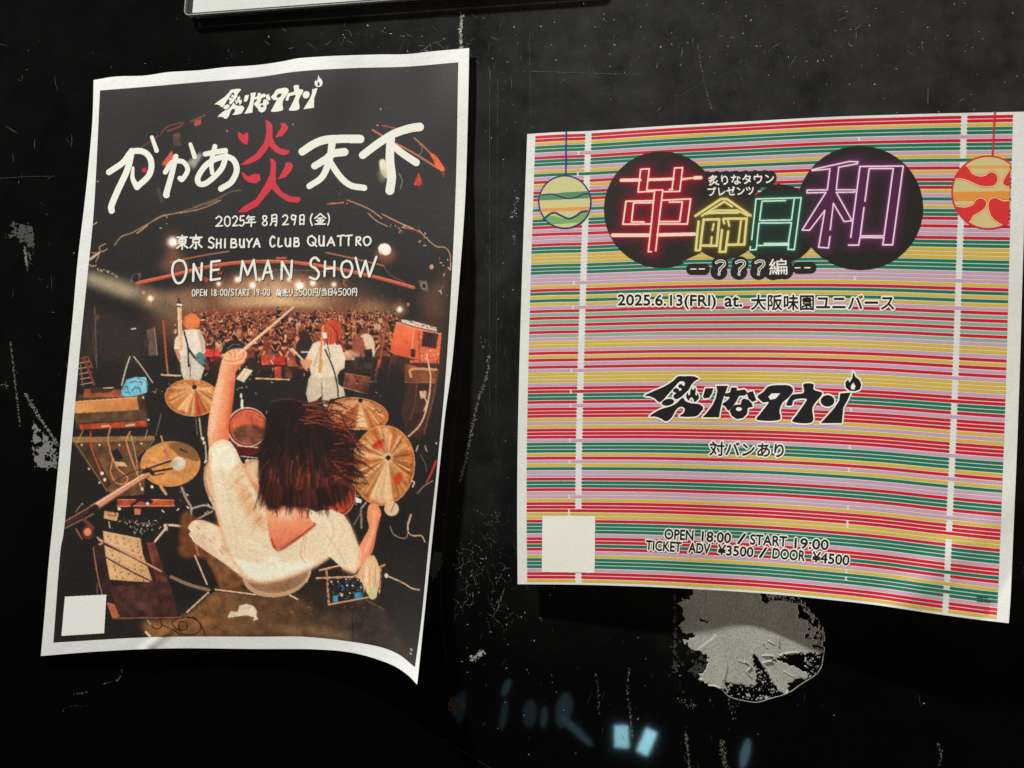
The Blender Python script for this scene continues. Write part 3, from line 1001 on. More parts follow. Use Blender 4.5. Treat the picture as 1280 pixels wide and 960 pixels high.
A.poly(z(6, (850, 20), (1030, 60), (1025, 130), (850, 125)), (120, 70, 48), tex=.15)
A.line(z(6, (885, 95), (880, 60), (920, 50), (1030, 55)), 3.0, (206, 150, 116))
A.line(z(6, (850, 128), (1020, 132)), 1.0, (150, 96, 70))
A.line(z(6, (920, 140), (905, 260), (880, 340)), 2.0, (96, 62, 46))
A.line(z(6, (1040, 60), (1010, 230), (960, 420)), 2.4, (110, 66, 48))
wl = (232, 186, 156)
A.line(z(4, (975, 880), (990, 960)) + z(6, (998, 100), (990, 200), (965, 310), (930, 380), (870, 438)), 1.8, wl)
A.line(z(6, (945, 190), (975, 240), (960, 290)), 1.4, wl)
A.poly(z(6, (935, 180), (975, 175), (972, 215), (940, 220)), (214, 176, 140), tex=.2)
A.line(z(4, (930, 760), (935, 960)), .9, (120, 40, 30))
A.poly(z(6, (0, 0), (30, 0), (30, 10)), (60, 40, 36))
A.poly(z(6, (510, 75), (655, 100), (640, 190), (495, 150)), (116, 68, 52), tex=.2)
A.line(z(6, (510, 75), (655, 100)), 1, (170, 110, 84))
A.ell(*z(6, (580, 125))[0], 2, 2, (50, 30, 26))
A.line(z(6, (495, 155), (640, 195)), 1.2, (190, 140, 110))
A.poly(z(6, (700, 30), (830, 20), (830, 300), (740, 380), (600, 200)), (40, 34, 31), soft=3, alpha=.7)
# guitarist on the left
A.poly(z(3, (845, 880), (975, 870), (985, 960)) + z(5, (965, 110), (920, 116), (868, 112), (850, 60), (848, 0)), (206, 194, 176), tex=.05)
A.line(z(5, (905, 10), (903, 110)), 1.3, (110, 110, 112))
A.poly(z(3, (868, 742), (955, 738), (985, 800), (992, 862), (970, 900), (965, 880), (845, 885), (838, 850), (812, 850), (818, 790)), (226, 214, 196), smooth=False, tex=.05)
A.poly(z(3, (812, 850), (838, 850), (850, 940), (830, 900)), (206, 140, 104))
A.poly(z(3, (940, 740), (965, 745), (990, 850), (975, 880), (955, 800)), (196, 178, 160), soft=.5)
A.ell(*z(3, (912, 696))[0], 10.6, 10.0, (206, 112, 66), tex=.12)
A.ell(*z(3, (905, 690))[0], 6, 6, (226, 138, 86), soft=1.5, alpha=.7)
A.line(z(3, (868, 750), (890, 840), (895, 950)), 2.2, (40, 34, 34))
A.line(z(3, (895, 850), (930, 900), (985, 950)), 2.6, (44, 40, 42))
A.ell(*z(3, (965, 905))[0], 6, 8, (84, 126, 126), ang=-20)
A.line(z(3, (842, 610), (846, 730), (850, 850)), 5.0, (214, 178, 138))
A.line(z(3, (836, 610), (840, 730), (845, 850)), .9, (246, 216, 176))
A.poly(z(3, (828, 585), (838, 550), (850, 585), (852, 612), (830, 612)), (70, 56, 50))
A.line(z(3, (832, 598), (852, 600)), 2.4, (244, 238, 226))
for t in range(8):
    A.ell(*z(3, (818 + random.uniform(-6, 6), 735 + random.uniform(-25, 25)))[0], 1, 1, (206, 176, 146))
A.line(z(3, (960, 688), (1000, 740), (1040, 790), (1075, 820)), 1.1, (40, 30, 28))
A.line(z(3, (975, 682), (1040, 790), (1040, 900)), 1.0, (60, 44, 40))
A.line(z(3, (960, 686), (985, 684)), 1.4, (214, 190, 166))
# guitarist on the right
A.line(z(4, (190, 850), (300, 950)), 2.6, (206, 160, 122))
A.poly(z(4, (245, 800), (300, 790), (330, 830), (318, 940), (235, 940), (225, 860)), (48, 38, 38), smooth=True)
A.ell(*z(4, (275, 775))[0], 6.4, 7.5, (60, 36, 30))
A.line(z(4, (262, 868), (308, 868)), 2.2, (200, 190, 186))
A.line(z(4, (205, 850), (300, 945), (330, 960)), 2.4, (224, 196, 160))
A.poly(z(6, (300, 110), (330, 60), (460, 60), (472, 140), (500, 160), (510, 205), (470, 215), (420, 225), (405, 270), (385, 262), (378, 200), (340, 235), (300, 245), (286, 190)), (206, 190, 166), tex=.07)
A.line(z(6, (375, 130), (380, 250)), 1.3, (120, 100, 86))
A.poly(z(4, (325, 820), (360, 805), (440, 815), (485, 830), (508, 900), (505, 960)) + z(6, (480, 60), (460, 100), (320, 100), (300, 20), (265, 10), (280, 0)), (226, 206, 184), tex=.05)
A.line(z(4, (370, 830), (330, 950)), 1.2, (176, 150, 126), soft=.5)
A.ell(*z(4, (430, 755))[0], 13, 15.5, (196, 78, 50), ang=10, tex=.14)
for t in range(14):
    a = random.uniform(-.9, .9)
    A.line(z(4, (405 + a * 20, 700 + abs(a) * 14), (430 + a * 45, 760), (425 + a * 50, 825)), .9, random.choice(((226, 118, 76), (120, 44, 32), (206, 96, 60))))
A.line(z(4, (385, 720), (375, 800), (365, 960)), 2.6, (206, 140, 92))
A.line(z(6, (372, 0), (366, 65)), 4, (206, 150, 84))
A.poly(z(4, (380, 760), (402, 758), (405, 790), (385, 792)), (244, 240, 230))
A.line(z(4, (395, 855), (440, 960)) + z(6, (465, 150), (470, 215)), 1.9, (44, 36, 36))
A.line(z(4, (402, 800), (425, 900)), 1, (50, 40, 40))
A.poly(z(6, (255, 0), (320, 0), (310, 30), (290, 55), (268, 40)), (214, 150, 112), smooth=True)
A.line(z(6, (205, 95), (180, 200)), 1.2, (50, 36, 34))
# small things on the black stage floor behind
for t in range(46):
    k, x, y, s_ = random.choice(((5, 1230, 150, 45), (5, 740, 180, 60), (6, 70, 320, 30), (5, 1190, 60, 50), (6, 640, 210, 50)))
    x += random.gauss(0, s_)
    y += random.gauss(0, 25)
    A.line(z(k, (x, y), (x + random.uniform(-9, 9), y + random.uniform(-9, 9))), random.uniform(.6, 1.1), random.choice(((200, 190, 180), (110, 80, 66), (150, 150, 150))))
A.poly(z(5, (1215, 45), (1262, 60), (1210, 128), (1165, 108)), (226, 206, 176), tex=.06)
A.line(z(5, (1225, 62), (1190, 110)), .7, (150, 130, 110))
A.line(z(5, (985, 0), (1005, 50)), 3, (110, 70, 54))


def cymbal(cx, cy_, rx, ry, ang, bx, by, base, hi, lo, n=46):
    A.ell(cx + 1, cy_ + 1.4, rx + .6, ry + .8, (30, 22, 20), ang=ang, soft=.8)
    A.ell(cx, cy_, rx, ry, base, ang=ang, tex=.09)
    t = math.radians(ang)
    for i in range(n):
        a = random.uniform(0, 2 * math.pi)
        f = random.uniform(.75, .97)
        ex_, ey_ = rx * math.cos(a) * f, ry * math.sin(a) * f
        x1, y1 = cx + ex_ * math.cos(t) - ey_ * math.sin(t), cy_ + ex_ * math.sin(t) + ey_ * math.cos(t)
        c = hi if random.random() < .55 else lo
        A.line([(bx, by), (x1, y1)], .4, c, w2=random.uniform(.8, 3.6), soft=.35, alpha=random.uniform(.2, .7))
    for r in (.35, .55, .75, .92):
        tt = np.linspace(0, 2 * np.pi, 60)
        x = cx * r + bx * (1 - r) + rx * r * np.cos(tt) * math.cos(t) - ry * r * np.sin(tt) * math.sin(t)
        y = cy_ * r + by * (1 - r) + rx * r * np.cos(tt) * math.sin(t) + ry * r * np.sin(tt) * math.cos(t)
        A.line(np.stack([x, y], -1), .5, lo, smooth=False, alpha=.28)
    tt = np.linspace(0, 2 * np.pi, 70)
    x = cx + rx * np.cos(tt) * math.cos(t) - ry * np.sin(tt) * math.sin(t)
    y = cy_ + rx * np.cos(tt) * math.sin(t) + ry * np.sin(tt) * math.cos(t)
    A.line(np.stack([x, y], -1), .9, hi, smooth=False, alpha=.65)
    A.ell(bx, by, rx * .15, ry * .13, hi, ang=ang, soft=.8, alpha=.55)


# hardware under the cymbals
st = (206, 190, 174)
A.line(z(5, (955, 320), (970, 440), (990, 480), (995, 580)), 1.9, (190, 170, 150))
A.line(z(5, (935, 325), (945, 430)), .9, (130, 110, 96))
for t in range(40):
    k, x, y, sx_, sy_ = random.choice(((5, 980, 460, 10, 12), (5, 992, 575, 5, 6), (5, 870, 750, 22, 30), (5, 905, 850, 30, 40), (5, 1000, 830, 30, 20), (6, 70, 305, 22, 16), (6, 580, 810, 18, 20), (5, 840, 860, 30, 12), (6, 545, 470, 14, 14), (5, 1035, 700, 14, 60)))
    x += random.gauss(0, sx_)
    y += random.gauss(0, sy_)
    A.line(z(k, (x, y), (x + random.uniform(-12, 12), y + random.uniform(-12, 12))), random.uniform(.8, 2.0), random.choice((st, (240, 230, 216), (110, 90, 80), (60, 48, 44))))
A.line(z(5, (850, 715), (880, 790), (910, 850), (900, 940)), 3.0, (170, 150, 134))
A.line(z(5, (910, 850), (985, 830), (1040, 850)), 2.2, (190, 170, 150))
A.line(z(5, (905, 930), (1030, 865)), 2.2, (180, 150, 130))
A.line(z(6, (600, 860), (603, 960)), 2.4, (150, 130, 118))
A.line(z(6, (600, 850), (640, 800)), 1.6, st)
A.line(z(6, (600, 870), (560, 940)), 1.6, (130, 112, 100))
A.poly(z(6, (565, 780), (605, 800), (600, 815), (570, 815)), (236, 226, 214))
A.line(z(6, (560, 400), (600, 402)), 1.6, st)
A.line(z(6, (560, 420), (530, 480)), .9, (150, 130, 118))
# toms and drums
A.ell(310, 549, 23, 20, (92, 34, 28), tex=.1)
A.line(z(5, (1175, 490), (1290, 500)), 1.4, (206, 180, 160))
A.line(z(5, (1195, 550), (1290, 560)), 1.2, (206, 180, 160))
A.ell(309, 534, 25.5, 25, (226, 200, 180))
A.ell(309.5, 534, 24, 23.6, (92, 40, 32))
A.ell(310, 534, 22.6, 22.2, (206, 100, 70), tex=.08)
A.poly([(291, 540), (300, 533), (318, 531), (331, 538), (326, 550), (312, 556), (298, 552)], (116, 72, 54), smooth=True, soft=1, tex=.25)
for t in range(10):
    a = math.radians(150 + t * 24)
    A.ell(310 + 19.5 * math.cos(a), 534 + 19 * math.sin(a), .8, .8, (110, 44, 34))
A.line([(314, 520), (318, 538), (322, 548)], .8, (120, 52, 40))
A.ell(*z(5, (1232, 578))[0], 3, 2.4, (236, 226, 210))
A.line(z(5, (1200, 230), (1200, 275)), 3.0, (244, 236, 220))
A.ell(*z(5, (1195, 205))[0], 1.4, 3.4, (230, 220, 206))
A.ell(264, 602, 9, 24, (196, 150, 116), ang=-8)
A.ell(266, 601, 7.5, 22, (226, 190, 156), ang=-8)
for t in range(9):
    A.ell(262 + t * .9, 622 + t * 1.8, 1.3, 1.3, (214, 196, 180))
A.poly([(300, 577), (318, 588), (335, 640), (318, 620)], (222, 180, 146))
A.ell(318, 588, 15, 14, (206, 160, 126), ang=30)
A.ell(319, 590, 12.5, 12, (226, 190, 156), ang=30)
A.ell(424, 622, 20, 26, (150, 56, 40), ang=20, tex=.1)
A.ell(426, 620, 16, 22, (176, 74, 50), ang=20, tex=.12)
tt = np.linspace(0, 2 * np.pi, 50)
A.line(np.stack([425 + 19 * np.cos(tt) * .94 - 25 * np.sin(tt) * .34, 621 + 19 * np.cos(tt) * .34 + 25 * np.sin(tt) * .94], -1), 1, (224, 160, 120), smooth=False)
A.line([(420, 640), (432, 618), (436, 600)], .8, (90, 34, 26))
cymbal(240, 497, 33.4, 23, 3, 243.4, 485, (190, 112, 60), (250, 204, 146), (118, 54, 32), 90)
A.poly([(243, 486), (233, 515), (222, 510)], (240, 196, 150), soft=1, alpha=.7)
A.poly([(243, 486), (252, 519), (244, 520)], (176, 44, 30), soft=1.2, alpha=.55)
A.ell(243.2, 484, 3.2, 3, (34, 26, 24))
cymbal(213, 580, 37.2, 28, -4, 213, 583, (204, 142, 84), (222, 164, 104), (170, 106, 60), 26)
A.poly([(211, 556), (228, 553), (244, 562), (249, 576), (236, 574), (222, 568)], (126, 88, 56), smooth=True, soft=.7, alpha=.9)
A.line([(225, 561), (233, 565)], 2.2, (50, 40, 34))
A.line([(194, 594), (204, 592)], 1.6, (80, 50, 34))
cymbal(447.5, 517.4, 38, 20, 7, 450.5, 501, (184, 104, 54), (250, 204, 150), (122, 56, 32), 84)
A.poly([(450, 503), (462, 536), (444, 537)], (246, 214, 166), soft=1.3, alpha=.75)
A.ell(450.6, 500.6, 3, 2.8, (34, 24, 22))
A.line([(467, 514), (471, 512), (474, 516), (478, 514)], 1.5, (90, 44, 30))
cymbal(479, 582, 39.3, 50, 6, 485, 572.5, (192, 114, 62), (252, 218, 158), (120, 54, 32), 190)
A.poly([(485, 574), (492, 628), (474, 630), (462, 622)], (250, 226, 186), soft=1.5, alpha=.6)
A.poly([(485, 572), (478, 534), (486, 533)], (250, 220, 180), soft=1.5, alpha=.6)
A.ell(473, 556, 8, 5, (196, 56, 40), ang=-35, soft=1.2, alpha=.8)
A.ell(498, 598, 5, 8, (200, 50, 36), ang=20, soft=1.2, alpha=.8)
for dx in (0, 5, 10):
    A.line([(465 + dx, 559 - dx * .6), (468 + dx, 555 - dx * .6), (470 + dx, 558 - dx * .6)], 1, (150, 30, 24))
A.ell(485.2, 572.3, 3.2, 3.2, (30, 22, 22))
A.ell(*z(6, (775, 850))[0], 9, 9, (232, 196, 156), tex=.05)
A.line(z(6, (800, 800), (770, 870)), .8, (120, 70, 50))
# microphone and boom by the left cymbal
A.line(z(5, (738, 435), (755, 500), (768, 540)), 2.0, (206, 150, 116))
A.line(z(5, (760, 515), (780, 570), (775, 590)), 4.0, (196, 110, 84), soft=.5)
A.ell(*z(5, (838, 592))[0], 9.4, 8.4, (206, 190, 166), tex=.16)
A.ell(*z(5, (850, 590))[0], 5, 5.5, (226, 214, 194), soft=1.2, alpha=.7)
A.line(z(5, (655, 620), (790, 575)), 3.4, (60, 44, 40))
A.line(z(5, (660, 612), (790, 566)), 1.4, (230, 170, 136))
A.line(z(5, (660, 645), (800, 620)), 2.6, (40, 32, 30))
A.line(z(5, (185, 935), (340, 845)), 7.5, (66, 48, 42), w2=7)
A.line(z(5, (185, 925), (340, 835)), 1.2, (170, 120, 96))
A.line(z(5, (350, 845), (500, 750), (665, 650)), 8.6, (206, 146, 112), smooth=False, w2=6.5)
A.line(z(5, (360, 828), (500, 738), (655, 642)), 1.5, (250, 214, 180), smooth=False)
A.line(z(5, (370, 858), (510, 765), (670, 662)), 1.6, (120, 66, 48), smooth=False)
A.line(z(5, (340, 860), (362, 845)), 8.8, (46, 36, 34))
A.line(z(5, (640, 640), (670, 632), (690, 650)), 5, (44, 34, 32))
A.line(z(5, (430, 725), (520, 665), (600, 630), (650, 625)), 1.2, (36, 32, 32))
A.line(z(5, (190, 960), (350, 880)), 1.6, (150, 110, 90))
A.line(z(5, (250, 870), (285, 820), (290, 830)), 1.2, (150, 120, 100))
A.ell(*z(7, (320, 70))[0], 7, 9, (96, 52, 40))
A.ell(*z(7, (318, 68))[0], 4.6, 5, (226, 140, 110))
A.line(z(7, (300, 0), (345, 45)), 5, (110, 62, 50))
A.line(z(7, (250, 50), (285, 108)), 2.2, (150, 90, 66))
# pedals and stands lower left
A.poly(z(5, (490, 795), (810, 800), (815, 835), (485, 838)), (166, 78, 48), tex=.12)
A.line(z(5, (490, 797), (810, 800)), 1.2, (226, 140, 98))
A.line(z(5, (485, 836), (815, 833)), 1.0, (240, 160, 120))
A.line(z(5, (570, 830), (640, 780), (680, 730)), 3.2, (36, 32, 32))
A.line(z(5, (600, 790), (680, 810)), 5, (40, 34, 34))
A.line(z(5, (735, 722), (765, 765)), 3.4, (206, 160, 120))
for (x, y) in ((685, 725), (660, 820), (760, 945), (498, 850)):
    A.ell(*z(5, (x, y))[0], 2, 2, (236, 226, 210))
A.poly(z(5, (415, 862), (495, 875), (485, 920), (410, 905)), (214, 166, 120), tex=.12)
A.line(z(5, (430, 885), (480, 890), (470, 870)), 1, (60, 44, 38))
A.poly(z(5, (585, 848), (622, 850), (620, 885), (584, 884)), (206, 120, 90))
A.line(z(5, (440, 925), (445, 960)), 1.4, (214, 166, 130))
for t in range(34):
    x, y = random.gauss(610, 80), random.gauss(930, 22)
    A.line(z(5, (x, y), (x + random.uniform(-12, 12), y + random.uniform(-8, 12))), random.uniform(.6, 1.1), random.choice(((190, 180, 166), (110, 96, 84), (236, 230, 216), (150, 90, 66))))
for t in range(26):
    x, y = random.gauss(650, 55), random.gauss(45, 16)
    A.line(z(7, (x, y), (x + random.uniform(-10, 10), y + random.uniform(-8, 10))), random.uniform(.6, 1.1), random.choice(((190, 190, 176), (140, 130, 110), (236, 230, 216))))
A.line(z(5, (785, 942), (910, 955)), 2.6, (240, 206, 176))
A.line(z(7, (770, 40), (703, 122)), 2.4, (236, 206, 176))
A.line(z(7, (785, 28), (905, 42)), 2.6, (240, 206, 176))
A.ell(*z(7, (765, 45))[0], 2.4, 3.6, (236, 190, 150))
# floor
A.poly([(185, 797), (176, 778), (222, 772), (238, 765), (262, 742), (285, 730), (330, 745), (400, 735), (470, 748), (505, 800), (515, 830), (490, 813), (430, 799), (385, 795)],
       (142, 98, 60), col2=(58, 47, 41), ax=((215, 775), (450, 790)), soft=4, tex=.10)
A.poly([(230, 640), (250, 650), (285, 665), (300, 735), (276, 735), (258, 700), (226, 695), (224, 668)], (112, 66, 42), smooth=True, soft=1.5, tex=.12)
A.poly([(258, 700), (300, 700), (310, 730), (280, 735)], (126, 84, 54), soft=1.5, tex=.12)
A.poly([(340, 780), (420, 785), (450, 802), (360, 797)], (132, 100, 70), soft=4, alpha=.7, tex=.1)
A.line([(440.5, 765), (441, 802)], 1.1, (36, 28, 26))
A.poly([(355, 735), (395, 712), (440, 740), (445, 765), (400, 765)], (46, 36, 33), soft=3, alpha=.8)
A.line([(458, 750), (480, 762)], .9, (120, 96, 84))
for t in range(40):
    x, y = random.uniform(225, 480), random.uniform(750, 795)
    A.line([(x, y), (x + random.uniform(-5, 5), y + random.uniform(-3, 3))], .6, random.choice(((170, 130, 90), (70, 52, 42), (196, 160, 124))), alpha=.6)
# curly lead on the floor
for pts in (((660, 570), (700, 620), (740, 610), (735, 570), (720, 560)), ((740, 600), (800, 625), (850, 655)), ((890, 560), (930, 560), (970, 610), (990, 660)), ((830, 560), (800, 590), (830, 625), (880, 625), (885, 590), (850, 580), (840, 610), (860, 650), (920, 655), (960, 630), (960, 590), (900, 555), (830, 565))):
    A.line(z(7, *pts), 1.3, (34, 27, 26))
A.line(z(7, (650, 640), (675, 665)), 2.6, (244, 206, 160))
A.line(z(7, (660, 572), (680, 598)), 1.4, (190, 160, 126))
# crumpled tissue
A.poly(z(7, (1118, 555), (1135, 520), (1175, 525), (1185, 490), (1225, 480), (1265, 490), (1285, 520), (1280, 560), (1230, 545), (1180, 550), (1130, 558)), (232, 212, 184), tex=.12)
A.poly([(320, 770), (323, 774), (316, 776)], (240, 226, 206))
# tripod of the stool
for a, b in (((1000, 370), (930, 205)), ((1015, 410), (885, 530)), ((1045, 400), (1280, 430)), ((880, 360), (1010, 405))):
    A.line(z(7, a, b), 3.0, (60, 44, 38))
    A.line(z(7, (a[0], a[1] - 3), (b[0], b[1] - 3)), 1.6, (240, 206, 176))
A.ell(*z(7, (1025, 400))[0], 4.4, 4, (40, 34, 32))
A.line(z(7, (935, 140), (950, 200)), 3, (176, 110, 84))
# stand with the set list
A.poly(z(7, (345, 150), (410, 120), (560, 120), (700, 128), (745, 260), (800, 400), (850, 552), (460, 562), (400, 430)), (52, 38, 35), tex=.08)
A.poly(z(7, (655, 128), (700, 128), (745, 262), (800, 410), (720, 380)), (110, 62, 50), tex=.2)
A.poly(z(7, (440, 380), (780, 350), (830, 548), (500, 552)), (72, 46, 40), tex=.16)
A.poly(z(7, (425, 470), (470, 480), (500, 552), (460, 564)), (176, 100, 72), tex=.1)
A.line(z(7, (460, 562), (850, 556)), 1.4, (150, 90, 66))
A.line(z(7, (350, 160), (375, 320), (400, 425)), 1.6, (166, 112, 84))
A.line(z(7, (372, 360), (372, 420)), 1.0, (130, 110, 96))
A.poly(z(7, (405, 62), (620, 105), (632, 190), (690, 355), (560, 350), (445, 340), (420, 200)), (226, 186, 140), col2=(206, 160, 116), ax=((130, 670), (190, 725)), tex=.04)
for r in range(9):
    for c in range(5):
        if random.random() < .85:
            fx, fy = .14 + c * .19 + random.uniform(-.02, .02), .08 + r * .104
            x, y = 405 + fx * 215 + fy * 45, 62 + fx * 43 + fy * 270
            for q in range(3):
                dx, dy = random.uniform(-6, 6), random.uniform(-9, 9)
                A.line(z(7, (x + dx, y + dy), (x + dx + random.uniform(-5, 5), y + dy + random.uniform(2, 8))), .7, (86, 52, 40))
A.line(z(7, (360, 80), (400, 130), (560, 205), (730, 298), (800, 330), (1010, 405)), 2.2, (60, 38, 34))
A.line(z(7, (385, 112), (560, 200), (735, 293)), 3.0, (206, 150, 136))
A.line(z(7, (385, 116), (560, 207), (735, 300)), 1.1, (90, 50, 44))
A.line(z(7, (795, 325), (900, 370), (1010, 400)), 4.0, (150, 120, 98))
A.line(z(7, (425, 215), (560, 290), (685, 352)), 1.7, (60, 36, 32))
A.line(z(7, (375, 100), (400, 130), (385, 140)), 2.2, (206, 150, 130))
# drum case with lit gear at lower right
A.poly([(399, 707), (478, 700), (476, 742), (460, 748), (411, 757), (406, 735)], (40, 33, 31))
for a, b, w_ in (((400, 713), (455, 700), 2.6), ((396, 723), (450, 721), 2.6), ((408, 712), (411, 755), 2.2), ((411, 756), (470, 745), 2.2), ((476, 708), (474, 742), 2.0), ((470, 712), (481, 706), 2.4), ((440, 722), (452, 716), 2.2)):
    A.line([a, b], w_, (226, 180, 140))
    A.line([(a[0], a[1] + .8), (b[0], b[1] + .8)], .8, (120, 66, 46))
for t in range(110):
    x, y = random.uniform(414, 452), random.uniform(726, 750)
    A.ell(x, y - (x - 414) * .1, random.uniform(.5, 1.5), random.uniform(.4, 1.2), random.choice(((236, 230, 216), (30, 26, 28), (60, 130, 170), (110, 96, 88), (20, 18, 20), (40, 36, 36))))
for (x, y) in ((416, 745), (443, 741), (448, 740)):
    A.poly([(x, y), (x + 6, y - 1), (x + 6, y + 7), (x, y + 8)], (70, 140, 176), tex=.2)
# pedal leads at right
A.line(z(8, (750, 320), (810, 345), (850, 365), (890, 390), (935, 400)), 1.5, (226, 190, 160))
A.ell(*z(8, (745, 318))[0], 2.4, 3, (226, 206, 180))
A.line(z(8, (765, 35), (790, 85), (850, 105), (868, 75), (870, 30)), .9, (190, 160, 140))
A.line(z(8, (868, 20), (870, 70), (900, 90), (945, 90), (965, 125)), 1.2, (232, 196, 166))
A.line(z(6, (885, 885), (868, 940)), 2.4, (226, 170, 140))
A.line(z(6, (1028, 580), (1000, 650), (975, 700)), 3, (196, 66, 50), w2=1.5)
A.line(z(6, (1010, 690), (960, 720), (922, 762)), .9, (190, 160, 140))
A.line(z(6, (890, 690), (905, 700), (895, 725)), 1.4, (240, 230, 214))
A.line(z(6, (940, 540), (970, 600), (975, 640)), 1.0, (120, 100, 90))
A.line(z(6, (965, 490), (975, 520)), 1.6, (206, 150, 120))
A.ell(*z(6, (1030, 475))[0], 1.1, 1.1, (240, 226, 210))
A.line(z(6, (925, 490), (915, 520)), 1.4, (220, 200, 180))
# seat
A.poly([(302, 716), (330, 738), (360, 740), (382, 722), (390, 702)], (60, 44, 38), soft=1)
A.ell(345, 718, 42, 28.5, (196, 158, 124), ang=-8)
A.ell(346, 714, 40, 27, (150, 112, 84), ang=-8, tex=.06)
A.line([(362, 744), (372, 749)], 1.6, (236, 206, 176))
A.line([(384, 704), (388, 714), (383, 728)], 1.4, (230, 200, 170))
# trousers leg
A.poly([(238, 655), (248, 650), (262, 653), (278, 662), (292, 680), (306, 705), (312, 724), (296, 716), (280, 704), (262, 692), (248, 682), (240, 674)], (232, 206, 176), smooth=True, tex=.07)
for t in range(16):
    x = random.uniform(244, 290)
    y = 655 + (x - 240) * .55 + random.uniform(-2, 12)
    A.line([(x, y), (x + 4, y + random.uniform(3, 9))], .9, random.choice(((206, 150, 110), (250, 234, 210), (176, 120, 86))), soft=.4)
A.line([(238, 656), (236, 660), (240, 664), (237, 668), (241, 673)], 1.6, (246, 230, 206))
# raised arm
arm = z(5, (1075, 40), (1085, 0)) + z(3, (1082, 925), (1095, 890), (1120, 865), (1165, 852), (1205, 862), (1222, 888), (1215, 930)) + z(5, (1205, 20), (1165, 68), (1152, 200), (1140, 300), (1125, 380), (1128, 460), (1075, 480), (1012, 505), (1003, 430), (1010, 330), (1035, 200), (1060, 110))
A.poly(z(3, (1085, 855), (1110, 812), (1160, 798), (1205, 815), (1215, 848), (1165, 850), (1120, 866), (1090, 880)), (44, 38, 38), smooth=True)
A.line(z(3, (1120, 850), (1150, 825), (1185, 828)), .9, (130, 120, 116))
A.poly(arm, (240, 178, 138), col2=(212, 104, 68), ax=((268, 520), (292, 524)), tex=.025)
A.line(z(5, (1082, 120), (1050, 260), (1025, 400)), 5, (246, 198, 160), soft=2.0, alpha=.8)
A.line(z(5, (1145, 120), (1138, 260), (1118, 390)), 3, (196, 84, 54), soft=1.4, alpha=.7)
for a, b in (((1160, 860), (1150, 905)), ((1185, 862), (1180, 910)), ((1205, 870), (1203, 915))):
    A.line(z(3, a, b), 1, (196, 104, 70), soft=.4)
A.poly(z(3, (1098, 905), (1110, 872), (1150, 852), (1200, 850), (1228, 872), (1222, 905), (1195, 935), (1120, 935)), (242, 182, 144), smooth=True, soft=.3)
for a_, b_, c_ in (((1128, 868), (1140, 885), (1132, 905)), ((1152, 858), (1163, 878), (1156, 902)), ((1178, 854), (1189, 874), (1184, 898)), ((1204, 858), (1210, 878), (1206, 896))):
    A.line(z(3, a_, b_, c_), 1.2, (190, 104, 74), soft=.35)
A.line(z(3, (1100, 915), (1150, 922), (1205, 905)), 1.6, (206, 124, 88), soft=.6)
A.line([(299, 442), (366.5, 384.5)], 4.4, (226, 182, 142), w2=2.0)
A.line([(299, 441), (366, 384)], 1.2, (250, 224, 190), w2=.8)
# hand at the right and its cymbal cloth
A.poly([(461, 632), (470, 630), (476, 640), (474, 652), (471, 664), (465, 690), (452, 708), (440, 714), (446, 690), (455, 672), (461, 660), (459, 646)], (238, 150, 112), smooth=True, tex=.03)
A.line([(468, 640), (466, 665), (456, 690)], 3, (250, 190, 150), soft=1.2, alpha=.8)
A.line([(473, 650), (469, 672), (461, 694)], 1.4, (196, 80, 54), soft=.8, alpha=.8)
A.poly([(466, 694), (473, 706), (475, 722), (470, 745), (462, 746), (455, 734), (450, 724), (446, 722), (448, 715), (456, 702)], (226, 186, 146), smooth=True, tex=.08)
for t in range(12):
    x = random.uniform(452, 470)
    A.line([(x, random.uniform(702, 720)), (x + random.uniform(-4, 4), random.uniform(724, 742))], 1.0, random.choice(((190, 130, 90), (250, 226, 190), (206, 196, 140))), soft=.3)
A.poly([(461, 736), (471, 733), (470, 747), (462, 748)], (196, 190, 140), smooth=True)
# shirt
shirt = [(261, 561), (268, 553), (277.5, 549), (288, 552), (295, 562), (303, 580), (314, 604), (326, 628), (338, 640), (335, 655), (338, 672), (343, 685), (352, 686), (375, 671), (395, 656), (390, 643), (400, 638), (416, 637), (430, 644), (438, 656), (445, 674), (452, 692), (450, 706), (444, 717), (430, 712), (412, 696), (398, 706), (385, 712), (350, 725), (322, 728), (302, 717), (288, 697), (277, 668), (267, 630), (261, 590)]
A.poly(shirt, (232, 212, 182), smooth=False, tex=.006)
A.poly([(262, 565), (275, 556), (287, 556), (296, 572), (290, 590), (276, 585), (264, 590)], (248, 236, 212), smooth=True, soft=2, alpha=.8)
A.poly([(292, 600), (305, 606), (326, 640), (332, 665), (318, 655), (302, 632)], (226, 178, 134), smooth=True, soft=2.5, alpha=.75)
A.poly([(282, 690), (300, 700), (340, 706), (380, 700), (398, 706), (360, 720), (322, 727), (300, 716)], (250, 240, 222), smooth=True, soft=2.5, alpha=.8)
A.poly([(330, 694), (350, 696), (352, 706), (334, 704)], (255, 246, 236), soft=3, alpha=.6)
for i in range(30):                                    # gathered folds below the armpit
    t = i / 30
    x, y = 299 + 33 * t + random.uniform(-2, 1), 582 + 72 * t + random.uniform(-3, 3)
    q_ = random.uniform(5, 20)
    A.line([(x, y), (x - q_ * .5, y + q_ * .35), (x - q_, y + q_ * (.8 + .3 * random.random()))], random.uniform(.8, 1.7), random.choice(((196, 130, 84), (214, 160, 116), (252, 240, 216), (176, 104, 64))), soft=.8, alpha=.55, w2=.5)
for i in range(9):
    x = 262 + i * 2.2
    A.line([(x, 572 + i * 2), (x + 10, 600 + i * 4), (x + 18, 640 + i * 4)], 1.3, random.choice(((226, 200, 168), (252, 242, 222))), soft=.8, alpha=.5)
